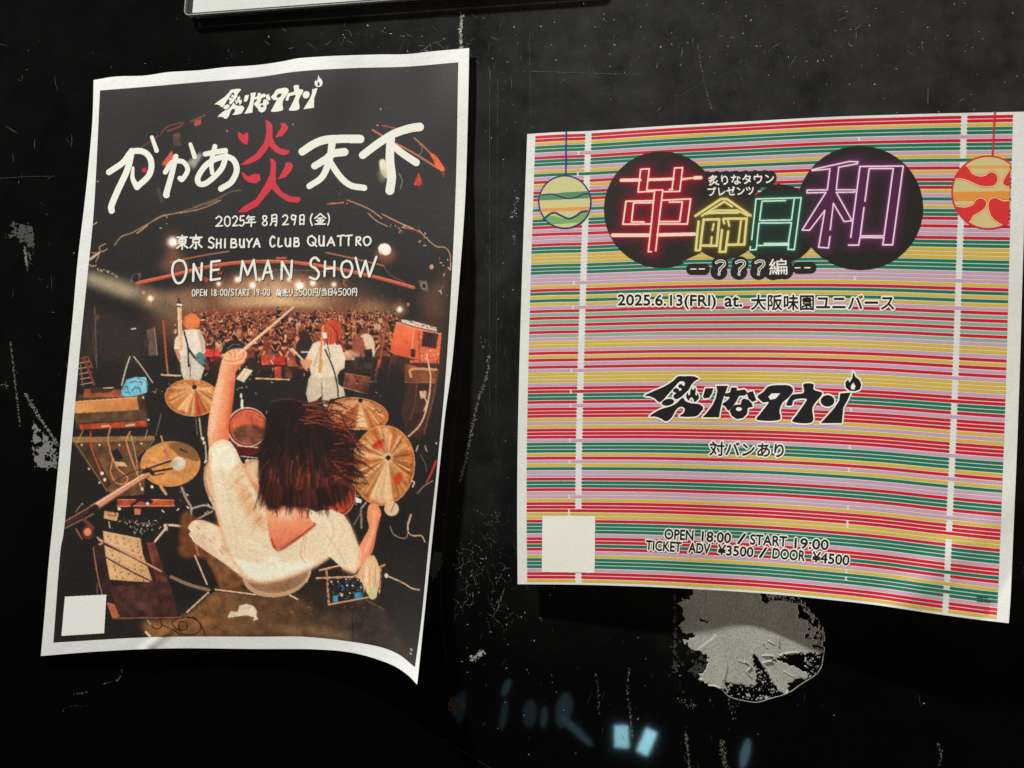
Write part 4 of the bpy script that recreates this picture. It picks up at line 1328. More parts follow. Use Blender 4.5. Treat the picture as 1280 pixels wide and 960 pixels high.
for i in range(12):
    x0, y0 = random.uniform(285, 330), random.uniform(660, 700)
    A.line([(x0, y0), (x0 + 22, y0 + random.uniform(2, 14)), (x0 + 48, y0 + random.uniform(0, 10))], 1.2, random.choice(((222, 196, 164), (252, 244, 226))), soft=.9, alpha=.5)
for i in range(12):
    a = random.uniform(.2, 1.0)
    A.line([(396 + 30 * a, 642 + 4 * a), (404 + 30 * a, 664), (398 + 18 * a, 690)], 1.1, random.choice(((214, 170, 130), (252, 240, 216))), soft=.7, alpha=.55)
A.line([(408, 668), (422, 688), (432, 706)], 2.0, (214, 180, 146), soft=1.2, alpha=.7)
A.line([(298, 718), (316, 728), (350, 726), (392, 709), (412, 697)], 1.0, (206, 176, 146), soft=.3)
A.line([(377, 640), (380, 668), (376, 692), (382, 704)], 1.0, (206, 160, 112), soft=.2)
A.line([(392, 655), (384, 668), (380, 690)], .9, (206, 160, 112), soft=.2)
A.line([(262, 570), (262, 592), (268, 630), (278, 668), (290, 698), (304, 717)], 3.0, (222, 158, 112), soft=1.6, alpha=.75)
A.line([(300, 718), (324, 727), (350, 724), (386, 711), (410, 698)], 3.4, (226, 176, 138), soft=1.6, alpha=.7)
A.line([(450, 690), (449, 706), (442, 716), (428, 711)], 3.4, (226, 158, 116), soft=1.5, alpha=.8)
A.line([(432, 646), (443, 668), (450, 690)], 2.6, (230, 180, 136), soft=1.3, alpha=.7)
A.line([(318, 606), (334, 636), (340, 668)], 5.0, (206, 124, 78), soft=2.2, alpha=.75)
A.line([(302, 580), (316, 606)], 3.0, (214, 140, 96), soft=1.5, alpha=.75)
A.ell(348, 664, 0.1, 0.1, (0, 0, 0))
# neck and back
A.poly([(334, 640), (350, 632), (380, 632), (392, 650), (394, 656), (375, 670), (352, 685), (344, 685), (338, 672), (334, 655)], (240, 172, 132), col2=(218, 112, 80), ax=((350, 636), (356, 690)), tex=.01, soft=.8)
A.line([(340, 637), (360, 634), (384, 636)], 4, (150, 74, 52), soft=1.6, alpha=.7)
A.line([(339, 674), (343, 685), (352, 687), (374, 672), (394, 656)], 2.0, (176, 56, 40), soft=.5)
A.ell(358, 644, 12, 5, (250, 206, 176), soft=2.5, alpha=.8)
A.poly([(382, 634), (396, 640), (398, 655), (390, 652)], (248, 222, 190), soft=.6)
# hair
hair_pts = [(338, 508), (352, 501), (374, 500), (394, 510), (412, 522), (428, 538), (436, 556), (442, 580), (440, 604), (430, 622), (414, 632), (396, 630), (384, 634), (368, 634), (354, 632), (344, 636), (334, 632), (327, 618), (323, 596), (324, 570), (330, 546), (334, 524)]
A.poly(hair_pts, (38, 26, 24), smooth=True, soft=.8)
for i in range(60):                                    # broad soft clumps
    x0, y0 = random.uniform(334, 426), random.uniform(520, 600)
    f = (x0 - 380) / 55
    A.line([(x0, y0), (x0 + f * 5, y0 + 18), (x0 + f * 12 + random.uniform(-5, 5), min(y0 + random.uniform(30, 60), 632))], random.uniform(4, 9), random.choice(((30, 22, 21), (44, 28, 25), (70, 36, 29)) if y0 < 565 else ((50, 29, 25), (76, 38, 30), (34, 24, 22), (100, 50, 38))), soft=1.8, alpha=.6, w2=2)
for i in range(260):                                   # locks
    x0 = random.uniform(332, 430)
    y0 = random.uniform(515, 600)
    f = (x0 - 380) / 55
    x1 = x0 + f * random.uniform(4, 16) + random.uniform(-4, 4)
    y1 = min(y0 + random.uniform(20, 60), 637 - abs(f) * 6)
    dark = y0 < 560
    c = random.choice(((34, 24, 22), (40, 27, 25), (52, 31, 27), (28, 22, 22)) if dark or random.random() < .55 else ((110, 50, 36), (150, 72, 50), (84, 40, 32), (178, 92, 64), (52, 28, 24)))
    A.line([(x0, y0), ((x0 + x1) / 2 + random.uniform(-3, 3), (y0 + y1) / 2), (x1, y1)], random.uniform(1.0, 2.6), c, soft=.5, alpha=.55, w2=.6)
for i in range(60):                                    # reddish ends
    x0 = random.uniform(326, 436)
    y0 = random.uniform(584, 612)
    A.line([(x0, y0), (x0 + random.uniform(-4, 4), y0 + random.uniform(12, 28))], random.uniform(.8, 1.7), random.choice(((168, 84, 56), (190, 100, 70), (120, 54, 40), (90, 40, 32))), soft=.5, alpha=.6, w2=.4)
for i in range(60):                                    # flying strands to the right
    a = random.uniform(-.5, .8)
    x0, y0 = random.uniform(410, 432), random.uniform(530, 600)
    x1 = x0 + random.uniform(14, 40)
    A.line([(x0, y0), ((x0 + x1) / 2, y0 + a * 8 + random.uniform(-4, 4)), (x1, y0 + a * 26 + random.uniform(-3, 6))], random.uniform(.8, 2.4), random.choice(((40, 26, 24), (60, 30, 26), (110, 46, 34), (140, 66, 46))), soft=.2, w2=.4)
for i in range(34):                                    # strands over the right cymbal
    x0, y0 = random.uniform(372, 408), random.uniform(503, 530)
    A.line([(x0, y0), (x0 + 18, y0 + random.uniform(-3, 3)), (x0 + random.uniform(28, 50), y0 + random.uniform(2, 14))], random.uniform(.8, 2.0), random.choice(((66, 32, 26), (120, 52, 38), (150, 76, 54), (44, 28, 25))), soft=.2, w2=.4)
A.line(z(6, (80, 240), (180, 222), (300, 250), (400, 300)), 1.4, (96, 50, 40), soft=.3)
for i in range(14):
    x0 = random.uniform(340, 350) if i % 2 else random.uniform(376, 396)
    A.line([(x0, 620), (x0 + random.uniform(-5, 5), 640 + random.uniform(-3, 8))], 1.3, (66, 32, 26), soft=.2, w2=.4)
for i in range(46):
    t = i / 45
    x0 = 327 + 108 * t
    y0 = 600 + 14 * math.sin(t * 3.1)
    x1 = x0 + (t - .45) * 18 + random.uniform(-3, 3)
    y1 = 628 + 10 * math.sin(t * 3.1) + random.uniform(-3, 11)
    A.line([(x0, y0), ((x0 + x1) / 2 + random.uniform(-2, 2), (y0 + y1) / 2), (x1, y1)], random.uniform(3, 6), random.choice(((32, 23, 22), (44, 27, 24), (60, 31, 27), (84, 42, 33))), soft=.35, alpha=.85, w2=.6)
for i in range(26):
    x0, y0 = random.uniform(424, 438), random.uniform(548, 606)
    A.line([(x0, y0), (x0 + 12, y0 + random.uniform(2, 9)), (x0 + random.uniform(18, 30), y0 + random.uniform(4, 26))], random.uniform(2, 4.5), random.choice(((36, 25, 23), (56, 30, 26), (96, 46, 34))), soft=.3, alpha=.9, w2=.5)
# the small print in the lower right corner
for (x, y) in ((514.5, 812), (513.5, 818)):
    for q in range(4):
        A.line([(x + random.uniform(-1.5, 1.5), y + random.uniform(-2, 2)), (x + random.uniform(-1.5, 1.5), y + random.uniform(-2, 2))], .6, (196, 190, 180))
# printing grain
gr = blur(RNG.standard_normal((A.h, A.w)).astype(np.float32), 1)
gr /= gr.std()
A.c = A.c * .90 + blur(A.c, 6) * .11                    # the soft halation of the printed photograph
lum = A.c.mean(-1, keepdims=True)
A.c = lum + (A.c - lum) * 1.06
A.c = np.clip((A.c - 34) * 1.05 + 29, 8, 246)
A.c = np.clip(blur(A.c, 0) * (1 + .022 * gr)[..., None] + 1.2 * gr[..., None], 0, 255)


def picture(sheet, art, T, B, L, R, name, parent, nx, ny, up):
    T, B = resample(T, nx), resample(B, nx)
    L, R = resample(L, ny), resample(R, ny)
    u, v = np.meshgrid(np.linspace(0, 1, nx), np.linspace(0, 1, ny))
    U, V = u[..., None], v[..., None]
    P = ((1 - V) * T[None] + V * B[None] + (1 - U) * L[:, None] + U * R[:, None]
         - (1 - U) * (1 - V) * T[0] - U * (1 - V) * T[-1] - (1 - U) * V * B[0] - U * V * B[-1])
    gx = np.clip((P[..., 0] - art.x0) * art.k - .5, 0, art.w - 1.001)
    gy = np.clip((P[..., 1] - art.y0) * art.k - .5, 0, art.h - 1.001)
    ix, iy = gx.astype(int), gy.astype(int)
    fx, fy = (gx - ix)[..., None], (gy - iy)[..., None]
    c = art.c
    col = (c[iy, ix] * (1 - fx) + c[iy, ix + 1] * fx) * (1 - fy) + (c[iy + 1, ix] * (1 - fx) + c[iy + 1, ix + 1] * fx) * fy
    Vt = sheet.at_px(P.reshape(-1, 2), up)
    i = np.arange(nx * ny).reshape(ny, nx)
    q = np.stack([i[:-1, :-1], i[1:, :-1], i[1:, 1:], i[:-1, 1:]], -1).reshape(-1, 4)
    return keep(link(name, Vt, q, M_PRINT, None, lin(col.reshape(-1, 3)) * INKGAIN, True), parent)


picture(SL, A, PT, PB, PL, PR, 'printed_photograph', poster_l, 520, 840, .00012)
del A

WHITE = (226, 226, 214)
# ---- headline: brush letters
def brush(name, strokes, col, box_, label=None):
    a = Art(*box_, 3.0, col)
    a.a[:] = False
    for s_ in strokes:
        if s_[0] == 'p':
            a.poly(s_[1], col, smooth=s_[2] if len(s_) > 2 else False)
        else:
            a.line(s_[1], s_[0] * 1.13, col, w2=s_[2] * 1.13 if len(s_) > 2 else None)
    o = emit(a, SL, name, poster_l, .00024)
    if label:
        o['label'] = label
    return o


brush('headline_letter', [(6.6, z(1, (440, 755), (520, 700), (570, 640), (640, 640), (680, 690), (670, 770), (600, 840))), (6.8, z(1, (600, 840), (575, 790), (578, 730)), 3.0),
                          (7.0, z(1, (570, 635), (545, 740), (490, 860), (455, 945), (455, 975))), (4.0, z(1, (685, 555), (712, 632)), 5.0)], WHITE, (125, 165, 205, 270))
brush('headline_letter', [(5.4, z(1, (762, 755), (800, 700), (860, 695), (890, 740), (860, 795), (845, 790))), (5.6, z(1, (822, 665), (800, 760), (770, 870), (768, 885)), 7.4),
                          (4.0, z(1, (905, 595), (930, 668)), 5.2)], WHITE, (196, 170, 250, 252))
brush('headline_letter', [(5.6, z(1, (990, 652), (1050, 640), (1105, 632)), 6.0), (5.4, z(1, (1045, 608), (1025, 700), (1030, 760)), 4.6),
                          (6.0, z(1, (1110, 660), (1080, 740), (1000, 815), (955, 820), (950, 780), (1000, 710), (1080, 670), (1145, 680), (1170, 740), (1140, 810), (1080, 850)), 6.6)], WHITE, (238, 170, 305, 245))
RED = (196, 42, 58)
brush('flame_character', [('p', z(2, (55, 455), (75, 465), (95, 490), (95, 560), (110, 595), (140, 620), (190, 632), (185, 652), (155, 660), (110, 640), (75, 605), (55, 640), (20, 680), (-40, 710), (-90, 715), (-60, 690), (0, 650), (45, 590), (60, 530), (58, 490))),
                          ('p', z(2, (-104, 525), (-86, 532), (-75, 545), (-58, 530), (-45, 530), (-44, 570), (-50, 600), (-75, 590), (-100, 560))),
                          ('p', z(2, (140, 475), (165, 475), (185, 498), (175, 520), (150, 550), (110, 558), (125, 530), (145, 500))),
                          ('p', z(2, (80, 675), (98, 680), (115, 700), (113, 770), (115, 820), (150, 870), (200, 895), (250, 898), (255, 915), (240, 930), (185, 925), (130, 890), (90, 850), (50, 900), (10, 950), (-60, 985), (-105, 985), (-70, 950), (0, 910), (50, 830), (80, 770), (85, 710))),
                          ('p', z(2, (-85, 750), (-70, 760), (-45, 780), (-10, 765), (20, 765), (28, 800), (0, 820), (-40, 815), (-70, 790))),
                          ('p', z(2, (170, 700), (200, 700), (212, 720), (200, 750), (170, 785), (125, 797), (145, 760), (165, 725)))], RED, (290, 145, 380, 272), 'tall red double fire character between the white brush letters')
brush('headline_letter', [(8.6, z(2, (265, 638), (330, 595), (400, 570), (500, 565), (595, 566)), 9.4), (7.6, z(2, (335, 720), (400, 680), (440, 650), (505, 640)), 9.0),
                          (8.0, z(2, (435, 590), (420, 680), (380, 780), (305, 835)), 6.6), (7.0, z(2, (425, 700), (480, 780), (540, 830), (618, 845)), 6.8)], WHITE, (368, 160, 465, 245))
brush('headline_letter', [(8.4, z(2, (610, 658), (700, 590), (790, 535), (880, 505), (935, 497)), 9.4), (9.2, z(2, (770, 560), (765, 680), (775, 780), (765, 860)), 9.8),
                          (7.4, z(2, (790, 610), (840, 650), (915, 700)), 8.2)], WHITE, (445, 150, 535, 248))
# ---- hand lettered lines
a = Art(205, 262, 480, 378, 3.0, WHITE)
random.seed(4)
t_ = '2025年8月29日(金)'
xs = [(269, 279), (280, 288.5), (290, 298), (299, 306), (307, 319.5), (327, 335), (337.5, 347), (352.5, 361), (363, 371), (373.5, 381), (386.5, 392), (393.5, 407), (408.5, 413)]
for dx, dy, col, w_ in ((.7, .9, (26, 24, 24), 1.9), (0, 0, WHITE, 1.75)):
    hand(a, t_, [(x0 + dx, 270.5 - (x0 - 269) * .022 + dy, x1 - x0, 12.5) for x0, x1 in xs], w_, col)
    t2 = '東京SHIBUYACLUBQUATTRO'
    x2 = [(221, 234.5), (237, 253), (260, 268.5), (270, 277), (279.5, 283), (287.5, 296.5), (299, 306), (308, 316), (317, 325.5), (337, 344.5), (347, 353.5), (356, 364), (366.5, 374.5), (384.5, 395.5), (398, 406), (409, 419), (421.5, 430.5), (431.5, 440.5), (444, 452), (454, 464)]
    hb = []
    for i, (x0, x1) in enumerate(x2):
        small = i in (3, 6, 13, 14) or i in (10, 11, 15, 16, 17, 18)
        h = 16 if i < 2 else (10.5 if i in (3, 4, 5, 6, 7, 8, 10, 11, 12, 15, 18, 19) else 13)
        base = 310.5 - (x0 - 221) * .018
        hb.append((x0 + dx, base - h + dy, x1 - x0, h))
    hand(a, t2, hb, w_ + .35, col)
hand(a, 'ONEMANSHOW', [(x0 + .8, y0 + .9, x1 - x0, h) for x0, x1, y0, h in [(214.5, 234, 325, 28), (240, 254, 329, 22), (262, 277, 326, 24), (300, 321, 325, 26), (328, 342, 326, 23), (350, 367, 326, 23), (386, 401, 322, 27), (404, 420, 327, 18), (426, 441, 326, 20), (444, 470, 321, 25)]], 2.9, (26, 24, 24))
for i, (x0, x1, y0, h) in enumerate([(214.5, 234, 325, 28), (240, 254, 329, 22), (262, 277, 326, 24), (300, 321, 325, 26), (328, 342, 326, 23), (350, 367, 326, 23), (386, 401, 322, 27), (404, 420, 327, 18), (426, 441, 326, 20), (444, 470, 321, 25)]):
    hand(a, 'ONEMANSHOW'[i], [(x0, y0, x1 - x0, h)], 2.8, WHITE)
pr = 'OPEN 18:00/START 19:00'
for dx, dy, col, w_ in ((.5, .7, (26, 24, 24), 1.5), (0, 0, WHITE, 1.12)):
    random.seed(9)
    hand(a, pr, [(x + dx, y + dy, w, h) for x, y, w, h in spread(pr, (240, 362), (337.5, 361), 8)], w_, col)
    p2 = '前売り3500円/当日4500円'
    hand(a, p2, [(x + dx, y + dy, w, h) for x, y, w, h in spread(p2, (345, 361.5), (446.5, 360.5), 8.5, gap=.12)], w_, col)
# split into its lines
full = a.a.copy()
for nm, y0, y1 in (('date_line', 262, 287), ('venue_line', 287, 316), ('show_title_line', 316, 357.6), ('price_line', 357.6, 378)):
    m = np.zeros_like(full)
    m[int((y0 - a.y0) * 3):int((y1 - a.y0) * 3)] = True
    a.a = full & m
    emit(a, SL, nm, poster_l, .00022)

# ---- band logo, the same drawing on both posters
LQ = lambda *p: [(21.3 + x / 3.0, 42.7 + y / 3.0) for x, y in p]
LOGO = [
    ('p', LQ((140, 440), (280, 370), (460, 290), (600, 200), (670, 135), (780, 130), (900, 130), (960, 145), (1000, 172), (930, 220), (880, 280), (850, 340), (780, 410), (720, 465), (650, 500), (610, 480), (600, 440), (640, 400), (600, 385), (595, 345), (640, 320), (690, 345),
             (690, 368), (730, 350), (722, 330), (682, 312), (682, 275), (720, 255), (765, 288), (782, 240), (740, 212), (690, 225), (620, 300), (540, 390), (390, 545), (300, 490), (220, 455))),
    ('e', (192, 225.4, 33.5, 18, -12)),
    ('p', LQ((220, 775), (300, 710), (420, 650), (560, 610), (650, 560), (720, 490), (760, 480), (790, 525), (870, 560), (1000, 575), (1060, 610), (1075, 650), (1040, 700), (950, 775), (700, 775), (760, 720), (780, 660), (740, 622), (680, 635), (630, 690), (580, 780), (520, 840), (460, 850), (400, 810), (310, 780))),
    ('p', LQ((900, 290), (892, 330), (918, 350), (945, 310), (958, 360), (950, 425), (975, 435), (978, 395), (1003, 440), (1003, 490), (960, 532), (920, 542), (925, 510), (890, 470), (858, 495), (850, 527), (810, 480), (803, 430), (830, 392), (838, 430), (860, 430), (872, 350))),
    ('p', [(378, 195), (392, 150), (435, 150), (428, 175), (412, 202), (385, 205)]),
    ('p', [(450, 138), (512, 138), (500, 170), (482, 220), (470, 270), (465, 306), (376, 306), (400, 280), (430, 240), (448, 200), (455, 165)]),
    ('p', [(530, 148), (558, 148), (562, 162), (600, 158), (614, 176), (600, 190), (572, 193), (560, 215), (540, 245), (515, 270), (498, 250), (482, 235), (508, 215), (520, 198), (498, 196), (494, 180), (522, 172)]),
    ('p', [(612, 175), (645, 165), (664, 216), (642, 224), (620, 205)]),
    ('p', [(596, 205), (622, 212), (640, 232), (645, 250), (618, 256), (614, 288), (592, 310), (560, 316), (532, 298), (520, 270), (545, 240), (580, 236), (584, 215)]),
    ('p', [(670, 192), (700, 170), (730, 140), (790, 133), (842, 138), (860, 165), (835, 200), (802, 230), (787, 270), (784, 320), (668, 320), (685, 285), (712, 250), (728, 225), (700, 226), (682, 212)]),
    ('p', [(915, 128), (967, 128), (970, 158), (1012, 173), (1006, 195), (977, 230), (962, 262), (960, 332), (858, 330), (880, 290), (905, 255), (925, 225), (930, 208), (890, 207), (862, 216), (852, 242), (823, 240), (838, 205), (858, 184), (915, 174)]),
    ('e', (1043, 218, 37, 31, 0)),
    ('p', [(1167, 173), (1152, 210), (1127, 255), (1120, 337), (1006, 337), (1040, 300), (1080, 255), (1105, 215), (1110, 178)]),
    ('p', [(1180, 63), (1192, 90), (1212, 105), (1224, 130), (1216, 157), (1190, 167), (1160, 164), (1140, 147), (1137, 120), (1153, 103), (1160, 120), (1174, 98)]),
]
CUTS = [
    ('e', (570, 262, 16, 10, 0)),
    ('p', [(745, 178), (790, 178), (768, 205), (738, 212), (727, 196)]),
    ('p', [(1180, 120), (1192, 140), (1186, 158), (1170, 156), (1167, 140)]),
]


def logo_mask(art, M):
    m = np.zeros((art.h, art.w), bool)
    _, X, Y = art.win(art.x0, art.y0, art.x0 + art.w / art.k + 1, art.y0 + art.h / art.k + 1)
    for items, val in ((LOGO, True), (CUTS, False)):
        for kind, d in items:
            if kind == 'e':
                t = np.linspace(0, 2 * np.pi, 30, endpoint=False)
                an = math.radians(d[4])
                x, y = d[2] * np.cos(t), d[3] * np.sin(t)
                p = np.stack([d[0] + x * math.cos(an) - y * math.sin(an), d[1] + x * math.sin(an) + y * math.cos(an)], -1)
            else:
                p = np.asarray(d, float)
                # round the long curves a little
                p = resample(p, None, True) * .55 + .45 * np.repeat(p, 8, 0)
                if len(p) < 60 or True:
                    p = resample(d, None, True) if len(d) > 15 else np.asarray(d, float)
            p = np.c_[p, np.ones(len(p))] @ M.T
            i = inside(p, X, Y)
            m = (m | i) if val else (m & ~i)
    return m


def affine(src, dst):
    s_ = np.c_[np.asarray(src, float), np.ones(3)]
    return np.linalg.solve(s_, np.asarray(dst, float)).T


ZL = lambda x, y: (250 + x / 7.53, 90 + y / 7.53)
a = Art(262, 88, 410, 152, 4.0, WHITE)
m = logo_mask(a, affine([(70, 185), (1165, 175), (1115, 335)], [ZL(140, 298), ZL(1105, 152), ZL(1068, 335)]))
a.a[:] = False
a.mask(m, WHITE)
emit(a, SL, 'band_logo', poster_l, .00024)
# plain white label where the photograph has a scan code
a = Art(70, 738, 138, 800, 3.0, (228, 228, 222))
a.poly(z(7, (188, 438), (425, 426), (412, 647), (168, 662)), (230, 230, 224))
emit(a, SL, 'blank_label', poster_l, .00022)['label'] = 'blank white square in the lower left of the photograph'

# ================================================================== RIGHT POSTER
RT = [(659, 167.5), (700, 165), (740, 163.5), (830, 157.5), (920, 152.5), (1000, 148), (1060, 145.2), (1160, 142.2), (1230, 140.6), (1284, 139.5)]
RB = [(647, 730.3), (700, 730.6), (740, 731.2), (815, 733.6), (880, 737), (957, 742), (1040, 750), (1100, 757), (1160, 766), (1220, 774.2), (1261, 779)]
RL = [(659, 167.5), (656, 250), (652.7, 340), (649.4, 450), (647, 560), (646.5, 650), (647, 730.3)]
RR = [(1284, 139.5), (1281, 250), (1278, 350), (1274.8, 460), (1271.3, 560), (1267, 660), (1263.6, 740), (1261, 779)]


def lift_right(u, v):
    d = .0012 + .0035 * v + .019 * v ** 2.2 * np.clip(.25 + 1.1 * u, 0, 1)
    d = d - .0065 * np.exp(-((u - .43) / .10) ** 2) * v ** 3
    d = d + .0012 * np.sin(u * 11) * v * (1 - .3 * v)
    d = d + .0045 * np.clip((u - .945) / .055 + (v - .90) / .10 - 1, 0, 1) + .0030 * np.exp(-(((u - .86) + (v - .90) * .9) / .05) ** 2) * v ** 4
    d = d + .0005 * (1 + np.sin(v * 15 + u * 5)) * np.exp(-(u / .12) ** 2) * v + .0004 * (1 + np.sin(u * 26)) * np.exp(-(v / .10) ** 2)
    d = d + .0025 * np.exp(-((u - 1.0) / .12) ** 2) * np.exp(-((v - .93) / .12) ** 2)
    return d


SR = Sheet(RT, RB, RL, RR, lift_right)
poster_r = thing('striped_poster', 'wide poster printed with red, green, yellow and lilac stripes and round black neon emblem',
                 'poster', tuple(on_wall((950, 745), 0)), 'posters on the black wall')
SR.paper(poster_r, 190, 160)

INK = {'R': (200, 22, 48), 'Y': (208, 178, 66), 'G': (22, 114, 88), 'P': (196, 158, 182), 'g': (140, 168, 152)}
SEQ = 'RRYGGpRGGPYqPRYPRGRYPGPYGGRPRPPRGGYYYGGGPPpYRGYGYpRgRgRgRgPYYPRYRPRpYYYPRrGGRpRRRYPYRRRpGGGYRpYGPPRGGRPpYRRryRGGGPRRsRPtGuGPRRY'
# lower case: lilac p, green q/s/u, red r, yellow y/t run unbroken over the right-hand thread
KIND = {'p': 'P', 'q': 'G', 'r': 'R', 'y': 'Y', 's': 'G', 't': 'Y', 'u': 'G'}
SEQ = SEQ.replace('ryR', 'ryYR')
V0, V1 = .0085, .9915
assert 124 <= len(SEQ) <= 132, len(SEQ)
sv, sf, scol = [], [], []
pitch = (V1 - V0) / (len(SEQ) - 1)


def stripe(u0, u1, vc, hv, col, r0=True, r1=True):
    ru = hv * .92
    ts = [u0] + [u0 + ru * q for q in (.15, .4, .7, 1)] if r0 else [u0]
    te = [u1 - ru * q for q in (1, .7, .4, .15)] + [u1] if r1 else [u1]
    n = max(2, int((u1 - u0) / .012))
    us = np.array(sorted(set(ts + list(np.linspace(ts[-1], te[0], n)[1:-1]) + te)))
    h = np.full(len(us), hv)
    if r0:
        d = np.clip((us - u0) / ru, 0, 1)
        h = np.minimum(h, hv * np.maximum(np.sqrt(1 - (1 - d) ** 2), .25))
    if r1:
        d = np.clip((u1 - us) / ru, 0, 1)
        h = np.minimum(h, hv * np.maximum(np.sqrt(1 - (1 - d) ** 2), .25))
    b = sum(len(x) for x in sv)
    U = np.concatenate([us, us])
    Vv = np.concatenate([vc - h, vc + h])
    P = SR.px(U, Vv)
    sv.append(SR.point(P, U, Vv, .00010))
    n = len(us)
    for i in range(n - 1):
        sf.append((b + i + n, b + i + 1 + n, b + i + 1, b + i))
    scol.append(np.repeat(lin(col)[None] * INKGAIN, 2 * n, 0))


ML, MR = lambda v: .0165 + .003 * v, lambda v: .9715 + .003 * v
for i, ch in enumerate(SEQ):
    v = V0 + i * pitch
    col = INK[KIND.get(ch, ch)]
    hv = pitch * .385
    t1, t2 = .1225 + .0005 * v, .8745 - .005 * v
    g_ = .0058
    if ch in KIND:
        b1 = .104
        stripe(ML(v), b1 - .0012, v, hv, col, False)
        stripe(b1 + .0012, .6635, v, hv, col)
        stripe(.6665, MR(v), v, hv, col, True, False)
    else:
        stripe(ML(v), t1 - g_, v, hv, col, False)
        stripe(t1 + g_, t2 - g_, v, hv, col)
        stripe(t2 + g_, MR(v), v, hv, col, True, False)
o = keep(link('striped_print', np.vstack(sv), sf, M_PRINT, None, np.vstack(scol)), poster_r)
o['kind'] = 'stuff'

BLK = (38, 34, 32)
# ---- hanging ornaments
NAVY, KH, ORN = (44, 52, 110), (202, 198, 138), (222, 160, 96)
a = Art(668, 160, 744, 292, 4.0)
a.line([(707.6, 164.5), (707.2, 221)], 1.7, NAVY, smooth=False)
cx, cyy, r = 706, 252.5, 32.2
a.ell(cx, cyy, r + 1.2, r + 1.5, NAVY)
a.ell(cx, cyy, r - .7, r - .4, KH)
_, X, Y = a.win(a.x0, a.y0, 800, 400)
disc = ((X - cx) / (r - .4)) ** 2 + ((Y - cyy) / (r - .1)) ** 2 < 1
zz = lambda *p: [(640 + x / 4.571, 130 + y / 4.571) for x, y in p]
for pts, c in ((zz((150, 522), (300, 505), (450, 497), (450, 538), (300, 545), (150, 552)), (84, 140, 100)),
               (zz((150, 598), (300, 592), (460, 585), (460, 608), (300, 612), (150, 617)), (224, 150, 86)),
               (zz((150, 665), (190, 640), (240, 640), (290, 652), (330, 655), (380, 630), (450, 612), (450, 668), (380, 678), (150, 690)), (118, 168, 96))):
    m = inside(resample(pts, None, True) if len(pts) > 8 else pts, X, Y) & disc
    a.mask(m, c)
save = a.a.copy()
for pts, w_ in ((zz((168, 520), (230, 515), (270, 528), (320, 540), (370, 532), (410, 515), (440, 513)), 1.9),
                (zz((180, 660), (215, 630), (245, 622), (280, 638), (325, 655), (365, 640), (395, 618), (428, 612)), 2.6)):
    a.line(pts, w_, NAVY)
emit(a, SR, 'ball_ornament', poster_r, .00024)['label'] = 'khaki and green ball ornament hanging from a navy string'
zr = lambda *p: [(1160 + x / 4.364, 130 + y / 4.364) for x, y in p]
REDO = (206, 44, 50)
a = Art(1185, 134, 1270, 290, 4.0)
a.line(zr((365, 44), (352, 286)), 2.1, REDO, smooth=False)
cx, cyy, r = 1235.6, 240.6, 45.2
a.ell(cx, cyy, r + 1.3, r + 1.3, REDO)
a.ell(cx, cyy, r - .8, r - .8, (206, 192, 138))
_, X, Y = a.win(a.x0, a.y0, 1300, 400)
disc = ((X - cx) / (r - .8)) ** 2 + ((Y - cyy) / (r - .8)) ** 2 < 1
for pts, c in ((zr((140, 338), (460, 333), (460, 352), (140, 352)), (222, 160, 84)), (zr((100, 480), (460, 475), (460, 532), (100, 530)), (222, 146, 66))):
    a.mask(inside(pts, X, Y) & disc, c)
blobs = [zr((120, 408), (165, 405), (215, 415), (270, 440), (320, 450), (365, 440), (380, 405), (365, 378), (335, 374), (315, 390), (280, 395), (240, 380), (220, 350), (190, 330), (120, 340)),
         zr((130, 565), (200, 565), (245, 550), (265, 522), (295, 515), (318, 535), (310, 565), (280, 590), (245, 610), (220, 645), (150, 660)),
         zr((460, 540), (410, 530), (365, 512), (338, 525), (330, 560), (345, 610), (375, 640), (420, 665), (460, 670)),
         zr((470, 330), (440, 370), (412, 420), (415, 440), (440, 450), (470, 455))]
for b_ in blobs:
    m = inside(resample(b_, None, True), X, Y) & disc
    a.mask(dilate(m, 7.5) & disc, REDO)
    a.mask(dilate(m, 5) & disc, (232, 206, 130))
    a.mask(m, (212, 52, 56))
a.a &= X < np.interp(Y, [140, 290], [1264.6, 1260.6])
emit(a, SR, 'ball_ornament', poster_r, .00024)['label'] = 'red and khaki ball ornament cut off by the right margin'

# ---- black emblem with neon characters
a = Art(748, 178, 1160, 352, 3.0, BLK)
for (x, y, rx, ry) in ((827, 262, 72.2, 73), (1075, 260, 79, 77.8), (905, 282, 44, 42), (973, 280, 50, 50), (951, 262, 40, 20)):
    a.ell(x, y, rx, ry, BLK)
for x in np.arange(884, 968, 6):
    a.ell(x + (1 if x % 4 else 0), 223.5 - (x - 884) * .02, 7.6, 8.8 + .8 * ((int(x) // 6) % 2), BLK)
a.poly([(870, 232), (966, 224), (972, 250), (870, 262)], BLK)
